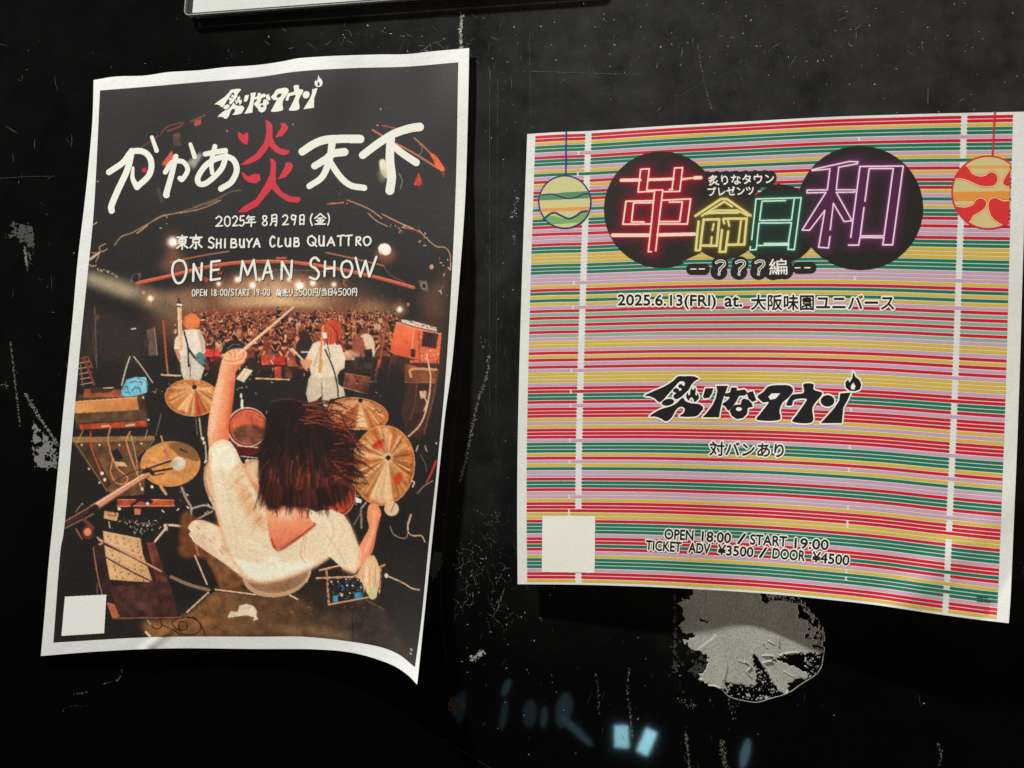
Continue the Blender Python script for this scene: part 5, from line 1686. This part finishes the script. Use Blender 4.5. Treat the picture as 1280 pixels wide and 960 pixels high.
# openings towards the stripes between the discs
for tri in (([(873.5, 317), (852, 327), (864, 336), (880, 331), (889, 326)]), ([(1014, 317), (1000, 327), (1005, 332), (1030, 331), (1036, 326)])):
    w_ = a.win(840, 310, 1045, 345)
    m = inside(tri, w_[1], w_[2])
    a.a[w_[0]] &= ~m
a2 = np.zeros_like(a.a)
keepm = a.a.copy()
for x0, y0, x1, y1, w_ in ((865, 336.5, 880, 336.5, 14.5), (998, 335, 1013, 334.5, 15)):
    a.line([(x0, y0), (x1, y1)], w_, BLK)
for x, y in ((900, 330), (898.5, 340), (925, 330), (923.5, 340), (949.5, 330), (948, 340)):
    a.ell(x, y, 10.5, 9.6, BLK)
a.ell(973, 334, 15.5, 15, BLK)
a.ell(966, 338, 12, 12, BLK)
a.ell(981, 337, 11, 12, BLK)
emblem = emit(a, SR, 'neon_emblem', poster_r, .00018)

q1 = lambda *p: [(750 + x / 6, 180 + y / 6) for x, y in p]
q2 = lambda *p: [(990 + x / 5.647, 170 + y / 5.647) for x, y in p]
q3 = lambda *p: [(860 + x / 6.4, 180 + y / 6.4) for x, y in p]
L1 = [(1.3, q1((385, 808), (362, 808), (385, 600), (410, 350), (350, 350), (370, 186), (305, 190), (286, 360), (405, 355))),
      (1.3, q1((352, 348), (470, 345))), (1.3, q1((540, 340), (560, 180), (620, 178), (598, 355), (475, 358))), (1.3, q1((520, 342), (545, 340))),
      (1.3, q1((470, 352), (440, 600), (418, 800))),
      (3.0, q1((160, 272), (300, 270))), (2.6, q1((365, 268), (550, 262))), (3.2, q1((710, 254), (755, 252))), (1.5, q1((620, 262), (690, 256))), (1.5, q1((610, 268), (650, 262))),
      (1.4, q1((405, 425), (195, 430), (172, 602), (380, 600))), (1.4, q1((470, 422), (680, 412), (655, 600), (440, 600))),
      (1.4, q1((400, 440), (252, 442), (236, 585), (330, 585))), (1.4, q1((520, 436), (618, 434), (598, 582), (445, 582))),
      (3.2, q1((95, 684), (370, 684))), (3.2, q1((435, 682), (708, 676)))]
L2 = [(1.15, q2((465, 182), (405, 180), (140, 238), (143, 244), (268, 232), (250, 380), (106, 382), (106, 402), (240, 398), (72, 664), (125, 664), (232, 525), (188, 785), (257, 790), (268, 710))),
      (1.15, q2((465, 182), (462, 196), (330, 220), (312, 380), (445, 380), (443, 396), (312, 398), (424, 598), (368, 604), (292, 475), (270, 662))),
      (1.25, q2((415, 715), (480, 215), (785, 212), (710, 768), (640, 768), (650, 718), (480, 716), (470, 770), (400, 770))),
      (1.25, q2((515, 460), (545, 230), (715, 230), (650, 705), (482, 705), (508, 505)))]
L3 = [(1.2, q3((510, 765), (545, 440), (905, 430), (850, 845), (800, 842), (805, 808), (550, 812), (545, 845), (495, 848), (500, 822))),
      (1.2, q3((780, 452), (592, 458), (572, 612), (828, 608), (850, 442))), (1.2, q3((568, 632), (828, 630))), (1.2, q3((568, 632), (550, 805))), (1.2, q3((828, 630), (803, 790))), (1.6, q3((612, 798), (806, 796)))]
L4 = [(2.2, q3((60, 575), (265, 440), (310, 440), (500, 572))), (1.9, q3((110, 575), (290, 460), (352, 500))), (1.7, q3((150, 560), (225, 530), (395, 530), (480, 575))), (2.2, q3((150, 552), (400, 548))),
      (2.2, q3((85, 620), (62, 850), (95, 850), (125, 605), (250, 602), (230, 815), (110, 812))), (1.6, q3((205, 640), (195, 690))), (1.6, q3((190, 745), (185, 800))),
      (2.2, q3((272, 690), (252, 862), (300, 862), (322, 700))), (2.0, q3((282, 602), (290, 635))), (2.2, q3((290, 598), (470, 596), (450, 805), (322, 806))),
      (1.8, q3((425, 610), (402, 795))), (1.8, q3((320, 612), (330, 655)))]
fills = [(q1((305, 190), (370, 188), (350, 350), (540, 340), (560, 180), (620, 178), (598, 355), (475, 360), (420, 800), (365, 808), (408, 352), (286, 360)), (160, 18, 40)),
         (q1((195, 430), (255, 440), (236, 585), (172, 602)), (160, 18, 40)), (q1((618, 434), (680, 412), (655, 600), (598, 582)), (160, 18, 40)),
         (q2((270, 225), (330, 220), (312, 385), (424, 598), (368, 604), (292, 470), (257, 790), (188, 785), (232, 525), (125, 664), (72, 664), (245, 395)), (84, 34, 76)),
         (q2((480, 215), (545, 230), (470, 770), (405, 760)), (84, 34, 76)), (q2((785, 212), (715, 230), (640, 768), (710, 768)), (84, 34, 76)),
         (q3((545, 440), (590, 455), (545, 845), (500, 845)), (16, 74, 60)), (q3((905, 430), (850, 442), (805, 842), (850, 845)), (16, 74, 60))]
g = Art(750, 180, 1158, 350, 1.6, BLK)
for Ls, c1, c2 in ((L1, (150, 14, 38), (196, 24, 52)), (L2, (92, 38, 84), (134, 60, 122)), (L3, (18, 66, 54), (40, 120, 96)), (L4, (78, 70, 22), (128, 116, 44))):
    for w_, p in Ls:
        g.line(p, 22, c1, smooth=False, soft=7, alpha=.16)
    for w_, p in Ls:
        g.line(p, 12, c1, smooth=False, soft=3.6, alpha=.48)
    for w_, p in Ls:
        g.line(p, w_ + 3.6, c2, smooth=False, soft=.9, alpha=.75)
for p, c in fills:
    g.poly(p, c, soft=.4, alpha=.8)
dif = np.abs(g.c - np.array(BLK, np.float32)).max(-1)
g.a = dif > 4
_, X, Y = g.win(g.x0, g.y0, 1200, 400)
gx = np.clip(((X - a.x0) * a.k).astype(int), 0, a.w - 1)
gy = np.clip(((Y - a.y0) * a.k).astype(int), 0, a.h - 1)
er = ~dilate(~keepm, 2)
g.a &= er[gy, gx]
keep_gl = emit(g, SR, 'neon_glow', emblem, .00023)
keep_gl.matrix_parent_inverse = Matrix.Identity(4)
keep_gl.parent = poster_r
keep(keep_gl, poster_r)
for nm, Ls, c in (('neon_character', L1, (248, 214, 196)), ('neon_character', L4, (226, 214, 140)), ('neon_character', L3, (206, 236, 218)), ('neon_character', L2, (238, 216, 228))):
    t = Art(750, 180, 1158, 350, 4.0, c)
    for w_, p in Ls:
        t.line(p, w_ * 1.3 + .15, c, smooth=False)
    emit(t, SR, nm, poster_r, .00030)['label'] = {(248, 214, 196): 'red neon outline character', (226, 214, 140): 'yellow neon outline character', (206, 236, 218): 'green neon outline character', (238, 216, 228): 'violet neon outline character'}[c]
# ---- small lettering inside the emblem
t = Art(876, 212, 975, 250, 5.0, (236, 234, 224))
t.mask(dilate(text_mask(t, '炙りなタウン', (885.5, 225.5), (967.5, 223), 12.5, 0, -.12), 1.5), (236, 234, 224))
t.mask(dilate(text_mask(t, 'プレゼンツ', (885, 239.5), (942.5, 237.8), 10.5, 0, -.12), 1.5), (236, 234, 224))
t.a[:, :2] = False
t.poly(q3((590, 345), (632, 350), (575, 385), (560, 375)), (44, 130, 104))
t.poly(q3((560, 375), (575, 385), (545, 410), (532, 412)), (200, 50, 50))
t.poly(q3((555, 372), (590, 378), (575, 386), (560, 380)), (236, 226, 200))
emit(t, SR, 'presents_line', poster_r, .00030)
t = Art(850, 320, 1026, 352, 5.0, (236, 234, 224))
Wt = (236, 234, 224)
for x0, x1 in ((863.5, 869.8), (874, 880.5), (994, 1000), (1006, 1012.5)):
    t.line([(x0, 336.4 - (x0 - 860) * .012), (x1, 336.3 - (x0 - 860) * .012)], 1.5, Wt)
m = np.zeros((t.h, t.w), bool)
for x in (900.5, 925.5, 949.8):
    for w_, c_ in ((3.6, Wt), (1.5, BLK)):
        t.line([(x - 5, 328.2), (x - 1, 326.2), (x + 4, 327), (x + 5, 330.5), (x + 2, 334), (x - .6, 336), (x - 1, 338.5)], w_, c_)
        t.line([(x - 1.6, 342.2), (x - 1.7, 342.8)], w_, c_)
m = text_mask(t, '編', (961.5, 333.8), (984, 333.2), 20, 0)
t.mask(dilate(m, 1), Wt)
emit(t, SR, 'episode_line', poster_r, .00030)


def outlined(name, lines, box_, halo=2.0, col=(24, 19, 26), bold=.48, up=.00024):
    t_ = Art(*box_, 5.0, (240, 238, 228))
    m_ = np.zeros((t_.h, t_.w), bool)
    for (s_, p0, p1, h_) in lines:
        m_ |= text_mask(t_, s_, p0, p1, h_, 0)
    m_ = dilate(m_, bold * 5)
    t_.mask(dilate(m_, (halo - bold + .1) * 5), (240, 238, 228))
    t_.mask(m_, col)
    emit(t_, SR, name, poster_r, up)


outlined('date_line', [('2025.6.13(FRI)', (772.5, 377.0), (894.5, 377.8), 17.5), ('at.', (906, 377), (927.5, 377), 12.5), ('大阪味園ユニバース', (939, 378), (1117.5, 378.6), 19)], (764, 360, 1126, 396))
outlined('support_act_line', [('対バンあり', (887, 560.6), (979.5, 563), 17.5)], (880, 544, 988, 580))
outlined('opening_line', [('OPEN', (831, 667.5), (866.5, 669.3), 12.5), ('18:00', (877.5, 670.3), (913.5, 672.6), 12.5), ('/', (922, 673), (932, 674), 13), ('START', (938, 674.2), (983.5, 677), 12.5), ('19:00', (993.5, 678.8), (1035.5, 681.2), 12.5)], (822, 654, 1044, 694), 1.7)
outlined('ticket_line', [('TICKET', (807.5, 681.5), (851.5, 684), 12.2), ('ADV', (861, 684.5), (887.5, 686.4), 12.2), ('¥3500', (897.5, 687), (941.5, 690.2), 12.5), ('/', (949, 690.5), (958.5, 691.3), 13), ('DOOR', (966, 691.5), (1006, 695), 12.8), ('¥4500', (1015.5, 696), (1061.5, 700.5), 13)], (799, 668, 1071, 714), 1.7, up=.00028)
t = Art(798, 458, 1086, 536, 4.0, (240, 238, 228))
zl2 = lambda x, y: (790 + x / 4.267, 450 + y / 4.267)
m = logo_mask(t, affine([(0, 0), (1000, 0), (0, 500)], [zl2(0, 0), zl2(1000, 0), zl2(0, 500)]))
t.mask(dilate(m, 7.6), (240, 238, 228))
hole = np.zeros_like(m)
sv_, CUTS[:] = list(CUTS), []
solid = logo_mask(t, affine([(0, 0), (1000, 0), (0, 500)], [zl2(0, 0), zl2(1000, 0), zl2(0, 500)]))
t.mask(solid, (240, 238, 228))
t.mask(m, (28, 24, 28))
emit(t, SR, 'band_logo', poster_r, .00024)
t = Art(676, 640, 746, 720, 3.0, (230, 228, 218))
t.poly([(678, 644.5), (744, 645.2), (743.4, 716), (677.2, 715)], (230, 228, 218))
emit(t, SR, 'blank_label', poster_r, .00024)['label'] = 'blank white square in the lower left of the stripes'
t = Art(1216, 740, 1244, 762, 5.0, (30, 40, 40))
random.seed(3)
for yy, n in ((746.5, 8), (751.5, 10)):
    for i in range(n):
        x = 1221.5 + i * 1.75
        t.line([(x, yy - 1.3 + i * .1), (x + random.uniform(-.3, .6), yy + 1 + i * .1)], .55, (26, 40, 38))
        t.line([(x, yy + random.uniform(-1, 1) + i * .1), (x + 1, yy + i * .1)], .5, (26, 40, 38))
emit(t, SR, 'small_print', poster_r, .00024)

# ================================================================== framed sheet cut off by the top edge
pA, pB = on_wall((241, 24.5)), on_wall((525, 3.9))
ang = math.atan2(pB[2] - pA[2], pB[0] - pA[0])
card = thing('display_sleeve', 'white sheet in a clear hard plastic sleeve mounted above the tall concert poster', 'display sleeve', tuple(pA))
card.rotation_euler = (0, -ang, 0)


def rounded(x0, z0, x1, z1, r, y0, y1, name, mat, hole=None, n=6):
    def ringp(x0, z0, x1, z1, r):
        out = []
        for cx_, cz_, a0 in ((x1 - r, z1 - r, 0), (x0 + r, z1 - r, 90), (x0 + r, z0 + r, 180), (x1 - r, z0 + r, 270)):
            for i in range(n + 1):
                t_ = math.radians(a0 + 90 * i / n)
                out.append((cx_ + r * math.cos(t_), cz_ + r * math.sin(t_)))
        return out
    me = bpy.data.meshes.new(name)
    import bmesh
    bm = bmesh.new()
    o1_ = ringp(x0, z0, x1, z1, r)
    N = len(o1_)
    f0 = [bm.verts.new((x, y0, z_)) for x, z_ in o1_]
    f1 = [bm.verts.new((x, y1, z_)) for x, z_ in o1_]
    for i in range(N):
        bm.faces.new((f0[i], f1[i], f1[(i + 1) % N], f0[(i + 1) % N]))
    if hole:
        i1_ = ringp(x0 + hole, z0 + hole, x1 - hole, z1 - hole, max(r - hole, .0003))
        g0 = [bm.verts.new((x, y0, z_)) for x, z_ in i1_]
        g1 = [bm.verts.new((x, y1, z_)) for x, z_ in i1_]
        for i in range(N):
            j = (i + 1) % N
            bm.faces.new((g0[i], g0[j], g1[j], g1[i]))
            bm.faces.new((f0[i], f0[j], g0[j], g0[i]))
            bm.faces.new((f1[i], g1[i], g1[j], f1[j]))
    else:
        bm.faces.new(f0)
        bm.faces.new(list(reversed(f1)))
    bmesh.ops.recalc_face_normals(bm, faces=bm.faces)
    bm.to_mesh(me)
    bm.free()
    me.materials.append(mat)
    ob = bpy.data.objects.new(name, me)
    COL.objects.link(ob)
    ob.parent = card
    return ob


rounded(-.0028, 0, .303, .215, .004, -.0070, -.0056, 'clear_cover', M_CLEAR)
rounded(-.0030, -.0002, .3032, .2152, .0042, -.0073, -.0046, 'sleeve_rim', M_EDGE, .0007)
rounded(-.0028, 0, .303, .215, .004, -.0012, -.0004, 'back_plate', M_WALL)
rounded(.0028, .0024, .2975, .2125, .0006, -.0054, -.0049, 'white_insert', M_PAPER)

# ================================================================== the wall's worn places
def noise2(h, w, cell):
    n = blur(RNG.standard_normal((h, w)).astype(np.float32), cell)
    return n / (n.std() + 1e-9)


def wall_part(name, V, F_, mat, stuff=False, smooth=False):
    o_ = link(name, V, F_, mat, wall, None, smooth)
    if stuff:
        o_['kind'] = 'stuff'
    return o_


# bare patch where the paint has come away
K = 2.0
PX0, PY0, PW, PH = 840, 728, 196, 158
w_, h_ = int(PW * K), int(PH * K)
X, Y = np.meshgrid(PX0 + (np.arange(w_) + .5) / K, PY0 + (np.arange(h_) + .5) / K)
jx, jy = noise2(h_, w_, 2) * .9 + noise2(h_, w_, 7) * .9, noise2(h_, w_, 2) * .9 + noise2(h_, w_, 7) * .9
XX, YY = X + jx, Y + jy
zp = lambda *p: [(820 + x / 5.818, 740 + y / 5.818) for x, y in p]
body = zp((275, -60), (265, 20), (230, 45), (185, 55), (168, 80), (185, 110), (200, 150), (210, 195), (170, 240), (180, 275), (215, 310), (270, 300), (290, 320), (250, 338), (205, 350), (215, 380), (260, 410), (320, 430),
          (360, 455), (378, 490), (370, 540), (350, 580), (310, 600), (330, 640), (375, 682), (430, 690), (480, 712), (500, 700), (498, 660), (560, 665), (640, 680), (720, 680), (740, 640), (722, 580), (700, 500), (700, 440), (715, 440), (760, 520),
          (820, 620), (870, 700), (900, 738), (940, 752), (965, 720), (960, 660), (1010, 640), (1090, 625), (1110, 600), (1060, 565), (1000, 550), (930, 512), (870, 500), (850, 490), (900, 465), (960, 445), (1080, 458),
          (1180, 450), (1222, 440), (1228, 360), (1218, 250), (1170, 190), (1100, 110), (1050, 60), (1000, -60))
m = inside(body, XX, YY)
for hole_ in (zp((770, 0), (800, 10), (830, 50), (800, 75), (760, 60)), zp((1032, 90), (1060, 100), (1080, 140), (1110, 165), (1105, 200), (1035, 185)), zp((860, 10), (930, 20), (1000, 40), (1030, 80), (1030, 30), (940, -20), (860, -20)),
              zp((1150, 190), (1190, 210), (1170, 260), (1130, 240)), zp((1080, 320), (1110, 310), (1105, 340), (1080, 340)), zp((320, 195), (345, 198), (375, 222), (350, 215), (325, 215)), zp((1170, 470), (1230, 440), (1230, 560), (1190, 560))):
    m &= ~inside(hole_, X + jx * .7, Y + jy * .7)
nz = .75 * noise2(h_, w_, 1) + .65 * noise2(h_, w_, 3)
m &= ~(inside(zp((1110, 180), (1200, 200), (1215, 420), (1150, 420), (1100, 320)), X, Y) & (nz > .55))
m &= ~(inside(zp((750, -40), (1060, -20), (1100, 140), (1030, 90), (930, 60), (800, 60)), X, Y) & (nz > .2))
crumbs = inside(zp((498, 660), (720, 690), (860, 700), (900, 745), (800, 790), (560, 780), (500, 720)), X, Y) & (nz > .75)
crumbs |= inside(zp((700, 500), (760, 560), (860, 700), (740, 700)), X, Y) & (nz > 1.15)
crumbs |= inside(zp((1080, 470), (1200, 470), (1180, 600), (1080, 640)), X, Y) & (nz > .45)
crumbs |= inside(zp((860, 450), (960, 450), (960, 480), (870, 500)), X, Y) & (nz > .6)
arc = np.zeros_like(m)
arcp = resample(zp((1222, 440), (1205, 540), (1160, 605), (1060, 670), (965, 735), (840, 775), (740, 803), (640, 792), (540, 765), (480, 712)), 300)
for x, y in arcp[::1]:
    i, j = int((x - PX0) * K), int((y - PY0) * K)
    arc[max(j - 1, 0):j + 1, max(i - 1, 0):i + 1] |= RNG.random() < .85
m |= crumbs | arc
# trim to the frame of cells, then relief: grain, trowel ledges, a thin raised lip at the edge
ht = .00035 + .00002 * noise2(h_, w_, 2) + .000018 * noise2(h_, w_, 1)


def ridge(pts, w2, hgt):
    global ht
    p = resample(pts, 160)
    d2 = np.full(X.shape, 1e9)
    for x, y in p[::2]:
        d2 = np.minimum(d2, (X - x) ** 2 + (Y - y) ** 2)
    ht = ht + hgt * np.exp(-d2 / (w2 * w2))


for pts, w2, hg in ((zp((435, 320), (475, 390), (500, 460), (515, 540), (495, 640)), 1.0, .0006), (zp((330, 640), (375, 682), (430, 690), (480, 712)), 1.2, .0010), (zp((870, 720), (900, 745), (940, 755), (965, 725)), 1.4, .0011),
                    (zp((780, 465), (850, 470), (850, 500), (790, 515)), 1.0, .0011), (zp((650, 510), (690, 545), (665, 580), (690, 620)), .8, .0010), (zp((890, 340), (892, 400)), .7, .0010), (zp((820, 360), (850, 380)), .8, .0008),
                    (zp((780, 370), (810, 410)), .6, .0007), (zp((700, 440), (740, 560), (735, 650)), .9, .0006), (zp((900, 465), (1000, 442), (1080, 458), (1180, 450)), .9, .0007), (zp((780, 520), (840, 620), (900, 740)), 1.0, .0006),
                    (zp((1222, 440), (1228, 330), (1215, 250), (1160, 180), (1080, 90)), 1.0, .0004), (zp((600, 500), (650, 520)), .7, .0005), (zp((930, 580), (1000, 620)), .7, .0005)):
    ridge(pts, w2, hg)
side = inside(zp((300, 420), (435, 320), (500, 460), (515, 540), (480, 712), (330, 650)), X, Y)
ht += blur(side.astype(np.float32), 2) * .0005
idx = -np.ones((h_ + 1, w_ + 1), np.int64)
use = np.zeros((h_ + 1, w_ + 1), bool)
use[:-1, :-1] |= m
use[1:, :-1] |= m
use[:-1, 1:] |= m
use[1:, 1:] |= m
idx[use] = np.arange(use.sum())
jj, ii = np.nonzero(use)
hp = np.pad(ht, ((0, 1), (0, 1)), mode='edge')
inner_v = np.zeros_like(use)
inner_v[1:-1, 1:-1] = m[:-1, :-1] & m[1:, :-1] & m[:-1, 1:] & m[1:, 1:]
lift_ = np.where(inner_v, hp, .0001)[jj, ii]
Vp = on_wall(np.stack([PX0 + ii / K, PY0 + jj / K], -1), lift_)
fj, fi = np.nonzero(m)
Fp = np.stack([idx[fj + 1, fi], idx[fj + 1, fi + 1], idx[fj, fi + 1], idx[fj, fi]], -1)
wall_part('bare_patch', Vp, Fp, M_PLASTER, False, True)


def flecks(pts, size, mat, name, stuff=True, lift=.00015):
    """ragged little chips lying on the paint, each with its own outline"""
    V_, F2 = [], []
    for (x, y), s_ in zip(pts, size):
        n = random.randint(4, 6)
        a0 = random.uniform(0, 6.28)
        st_ = random.uniform(1, 2.4)
        rot = random.uniform(0, 3.14)
        ring_ = []
        for i in range(n):
            t_ = a0 + 6.283 * i / n
            r_ = s_ * random.uniform(.45, 1.0)
            dx, dy = r_ * math.cos(t_) * st_, r_ * math.sin(t_)
            ring_.append((x + dx * math.cos(rot) - dy * math.sin(rot), y + dx * math.sin(rot) + dy * math.cos(rot)))
        b = len(V_)
        V_.append((x, y, lift + .00012))
        V_ += [(p[0], p[1], lift) for p in ring_]
        F2 += [(b, b + 1 + (i + 1) % n, b + 1 + i) for i in range(n)]
    A_ = np.array(V_)
    return wall_part(name, on_wall(A_[:, :2], A_[:, 2]), F2, mat, stuff)


def along(pts, n, jit, lo, hi, power=1.0):
    p = resample(pts, 200)
    o_, s_ = [], []
    for _ in range(n):
        q = p[random.randint(0, 199)]
        o_.append((q[0] + random.gauss(0, jit), q[1] + random.gauss(0, jit)))
        s_.append(lo + (hi - lo) * random.random() ** 3)
    return o_, s_


random.seed(21)
for pts, n, jit, lo, hi, mat in (
        ([(577, 18), (576, 45), (578, 72)], 240, 1.2, .35, 1.3, M_CHIPW),
        ([(612, 443), (608, 470), (598, 500), (589, 540), (582, 575), (575, 602)], 420, 1.0, .3, 1.2, M_CHIP),
        ([(872, 56), (878, 90), (889, 136)], 120, .6, .2, .8, M_CHIP),
        ([(600, 420), (604, 435), (607, 425)], 40, .7, .2, .6, M_CHIP),
        ([(13, 428), (18, 470), (25, 533)], 190, .55, .3, .9, M_CHIP),
        ([(32, 493), (48, 520), (73, 557)], 330, 1.0, .3, 1.1, M_CHIP),
        ([(31, 308), (34, 338)], 120, .9, .3, 1.0, M_CHIP),
        ([(745, 842), (748, 870), (749, 895)], 70, .9, .2, .8, M_CHIP),
        ([(787, 835), (784, 860), (788, 895), (791, 922)], 150, 1.0, .2, .8, M_CHIP),
        ([(857, 915), (860, 940), (862, 962)], 130, 1.0, .2, .9, M_CHIP),
        ([(902, 925), (908, 962)], 200, 2.0, .2, .9, M_CHIP),
        ([(843, 770), (845, 800), (847, 842)], 60, 1.6, .2, 1.0, M_CHIP),
        ([(848, 875), (855, 880), (870, 883)], 45, 3.0, .2, .9, M_CHIP),
        ([(912, 872), (918, 900)], 26, 3.0, .3, .9, M_CHIP),
        ([(589, 826), (596, 820), (604, 815)], 120, 1.8, .3, 1.4, M_CHIPW),
        ([(631, 735), (626, 748), (621, 764)], 70, .5, .2, .6, M_CHIP),
        ([(1173, 930), (1177, 945), (1174, 958)], 70, 1.1, .2, .8, M_CHIP),
        ([(646, 245), (644, 262), (640, 272)], 40, 1.3, .3, 1.4, M_CHIPW),
        ([(641, 288), (644, 304)], 20, 1.3, .3, 1.0, M_CHIP),
        ([(4, 480), (8, 484)], 26, 2.0, .2, .8, M_CHIP),
        ([(128, 855), (148, 850), (152, 836)], 40, .5, .2, .6, M_CHIP),
        ([(76, 892), (85, 884), (110, 882)], 40, .5, .2, .6, M_DIM),
        ([(92, 868), (110, 865)], 30, .5, .2, .6, M_CHIP),
        ([(1272, 250), (1277, 262)], 5, 1, .2, .6, M_CHIP),
        ([(1277, 520), (1279, 545)], 40, 2.0, .3, 1.0, M_DIM),
        ([(1276, 700), (1279, 720)], 30, 2.0, .3, 1.0, M_DIM)):
    flecks(*along(pts, n, jit, lo, hi), mat, 'scratch')
# thin drawn-out scratches
for pts, wd, mat in (([(549, 922), (580, 940), (616, 962)], .55, M_DIM), ([(0, 223), (30, 221), (68, 220)], .5, M_DIM), ([(664, 89), (720, 91), (800, 93)], .8, M_DIM), ([(845, 122), (880, 104), (945, 76)], .5, M_DIM),
                     ([(577, 78), (578, 200), (576, 300)], .4, M_DIM), ([(1160, 110), (1160, 130)], .6, M_CHIP), ([(612, 90), (612, 520)], .5, M_DIM), ([(622, 100), (620, 560)], .4, M_DIM), ([(662, 40), (663, 150)], .4, M_DIM)):
    p = resample(pts, 60)
    nrm = np.stack([-(np.gradient(p[:, 1])), np.gradient(p[:, 0])], -1)
    nrm /= np.linalg.norm(nrm, axis=1)[:, None] + 1e-9
    ww = wd * .5 * RNG.uniform(.2, 1.3, 60)[:, None]
    P = np.vstack([p - nrm * ww, p + nrm * ww])
    Vx = on_wall(P, .00012)
    Fx = [(i, i + 1, i + 61, i + 60) for i in range(59)]
    wall_part('scratch', Vx, Fx, mat)
# scribbled wear between the posters
sc_p, sc_s = [], []
for _ in range(46):
    x, y = random.gauss(608, 26), random.gauss(720, 42)
    if x < 545 + (800 - y) * .14:
        continue
    a0 = random.uniform(0, 6.28)
    for k_ in range(random.randint(5, 26)):
        a0 += random.uniform(-.5, .5)
        x += math.cos(a0) * 1.0
        y += math.sin(a0) * 1.2
        if random.random() < .7:
            sc_p.append((x, y))
            sc_s.append(random.uniform(.15, .55))
flecks(sc_p, sc_s, M_CHIP, 'scratch')
# glue and sticker remains
def blob(name, poly, mat, holes=0.0, cell=2):
    p = np.asarray(poly, float)
    x0, y0 = p.min(0) - 4
    x1, y1 = p.max(0) + 4
    k_ = 1.6
    w2, h2 = int((x1 - x0) * k_), int((y1 - y0) * k_)
    X2, Y2 = np.meshgrid(x0 + (np.arange(w2) + .5) / k_, y0 + (np.arange(h2) + .5) / k_)
    n1, n2 = noise2(h2, w2, cell), noise2(h2, w2, cell)
    mm = inside(p, X2 + n1 * 1.2, Y2 + n2 * 1.2)
    if holes:
        mm &= .7 * noise2(h2, w2, 1) + .9 * noise2(h2, w2, 4) < holes
    fj_, fi_ = np.nonzero(mm)
    if not len(fj_):
        return
    c = np.stack([np.stack([x0 + (fi_ + a_) / k_, y0 + (fj_ + b_) / k_], -1) for a_, b_ in ((0, 1), (1, 1), (1, 0), (0, 0))], 1).reshape(-1, 2)
    wall_part(name, on_wall(c, .0001), np.arange(len(c)).reshape(-1, 4), mat)


blob('glue_residue', [(8.7, 282), (24, 279), (41, 282), (42, 318), (38, 326), (30, 312), (24, 297), (9, 297)], M_DIM, .6)
blob('glue_residue', [(41.5, 528), (55, 542), (72, 559), (71, 585), (42, 584)], M_CHIP, .25)
blob('glue_residue', [(541, 690), (552, 690), (553, 704), (548, 718), (540, 726), (537, 720)], M_DIM, 2.2)
blob('glue_residue', [(562, 872), (574, 868), (580, 880), (578, 893), (566, 893), (560, 884)], M_DIM, .2, 1)
blob('glue_residue', [(843, 742), (846, 742), (846, 842), (842, 842)], M_DIM, .2)
blob('glue_residue', [(849, 825), (862, 812), (874, 812), (884, 822), (884, 838), (872, 846), (858, 842)], M_DIM, -.4)
# loose specks of paint, thickest above the posters
fp, fs = [], []
for (cx_, cy2, sx_, sy_, n, big) in ((560, 55, 60, 18, 90, .8), (480, 55, 70, 12, 60, .8), (760, 60, 110, 40, 150, .7), (1000, 60, 120, 45, 240, .8), (1160, 60, 90, 45, 140, .8), (840, 25, 60, 15, 90, .6), (630, 400, 12, 160, 90, .6),
                                     (640, 160, 20, 60, 60, .6), (620, 720, 35, 60, 160, .7), (655, 860, 30, 60, 60, .6), (860, 850, 50, 30, 60, .7), (300, 60, 120, 20, 36, .7), (60, 200, 50, 150, 24, .6), (1000, 880, 60, 30, 20, .6), (288, 70, 5, 4, 16, .5), (780, 890, 80, 50, 40, .5)):
    for _ in range(n):
        fp.append((random.gauss(cx_, sx_), random.gauss(cy2, sy_)))
        fs.append(.12 + (big + .15) * random.random() ** 6)
flecks(fp, fs, M_CHIPW, 'paint_speck')

# fine directional hairlines rubbed into the paint, mostly above the posters
def hairlines(n, cx_, cy2, sx_, sy_, mat, ang0, spread_):
    V_, F2 = [], []
    for _ in range(n):
        x, y = random.gauss(cx_, sx_), random.gauss(cy2, sy_)
        an = random.gauss(ang0, spread_)
        L_, bend = random.uniform(3, 26) * random.random() ** .6, random.uniform(-.35, .35)
        wd = random.uniform(.12, .34)
        b = len(V_)
        for i in range(7):
            t_ = i / 6
            a_ = an + bend * t_
            px_, py_ = x + math.cos(a_) * L_ * t_, y + math.sin(a_) * L_ * t_
            q_ = wd * math.sin(math.pi * (.08 + .84 * t_))
            V_ += [(px_ - math.sin(a_) * q_, py_ + math.cos(a_) * q_), (px_ + math.sin(a_) * q_, py_ - math.cos(a_) * q_)]
        F2 += [(b + 2 * i, b + 2 * i + 2, b + 2 * i + 3, b + 2 * i + 1) for i in range(6)]
    wall_part('hairline_scratches', on_wall(np.array(V_), .00014), F2, mat, True)


random.seed(77)
hairlines(150, 1000, 70, 170, 45, M_DIM, 1.9, .7)
hairlines(60, 780, 70, 110, 40, M_DIM, 1.6, .9)
hairlines(34, 990, 65, 150, 40, M_CHIP, 2.0, .6)
hairlines(40, 480, 45, 90, 22, M_DIM, .3, .6)
hairlines(60, 622, 420, 14, 200, M_DIM, 1.55, .2)
hairlines(70, 612, 715, 26, 45, M_DIM, 1.2, .9)
hairlines(40, 60, 250, 50, 170, M_DIM, .9, 1.0)
hairlines(26, 860, 900, 120, 40, M_DIM, 1.5, .3)
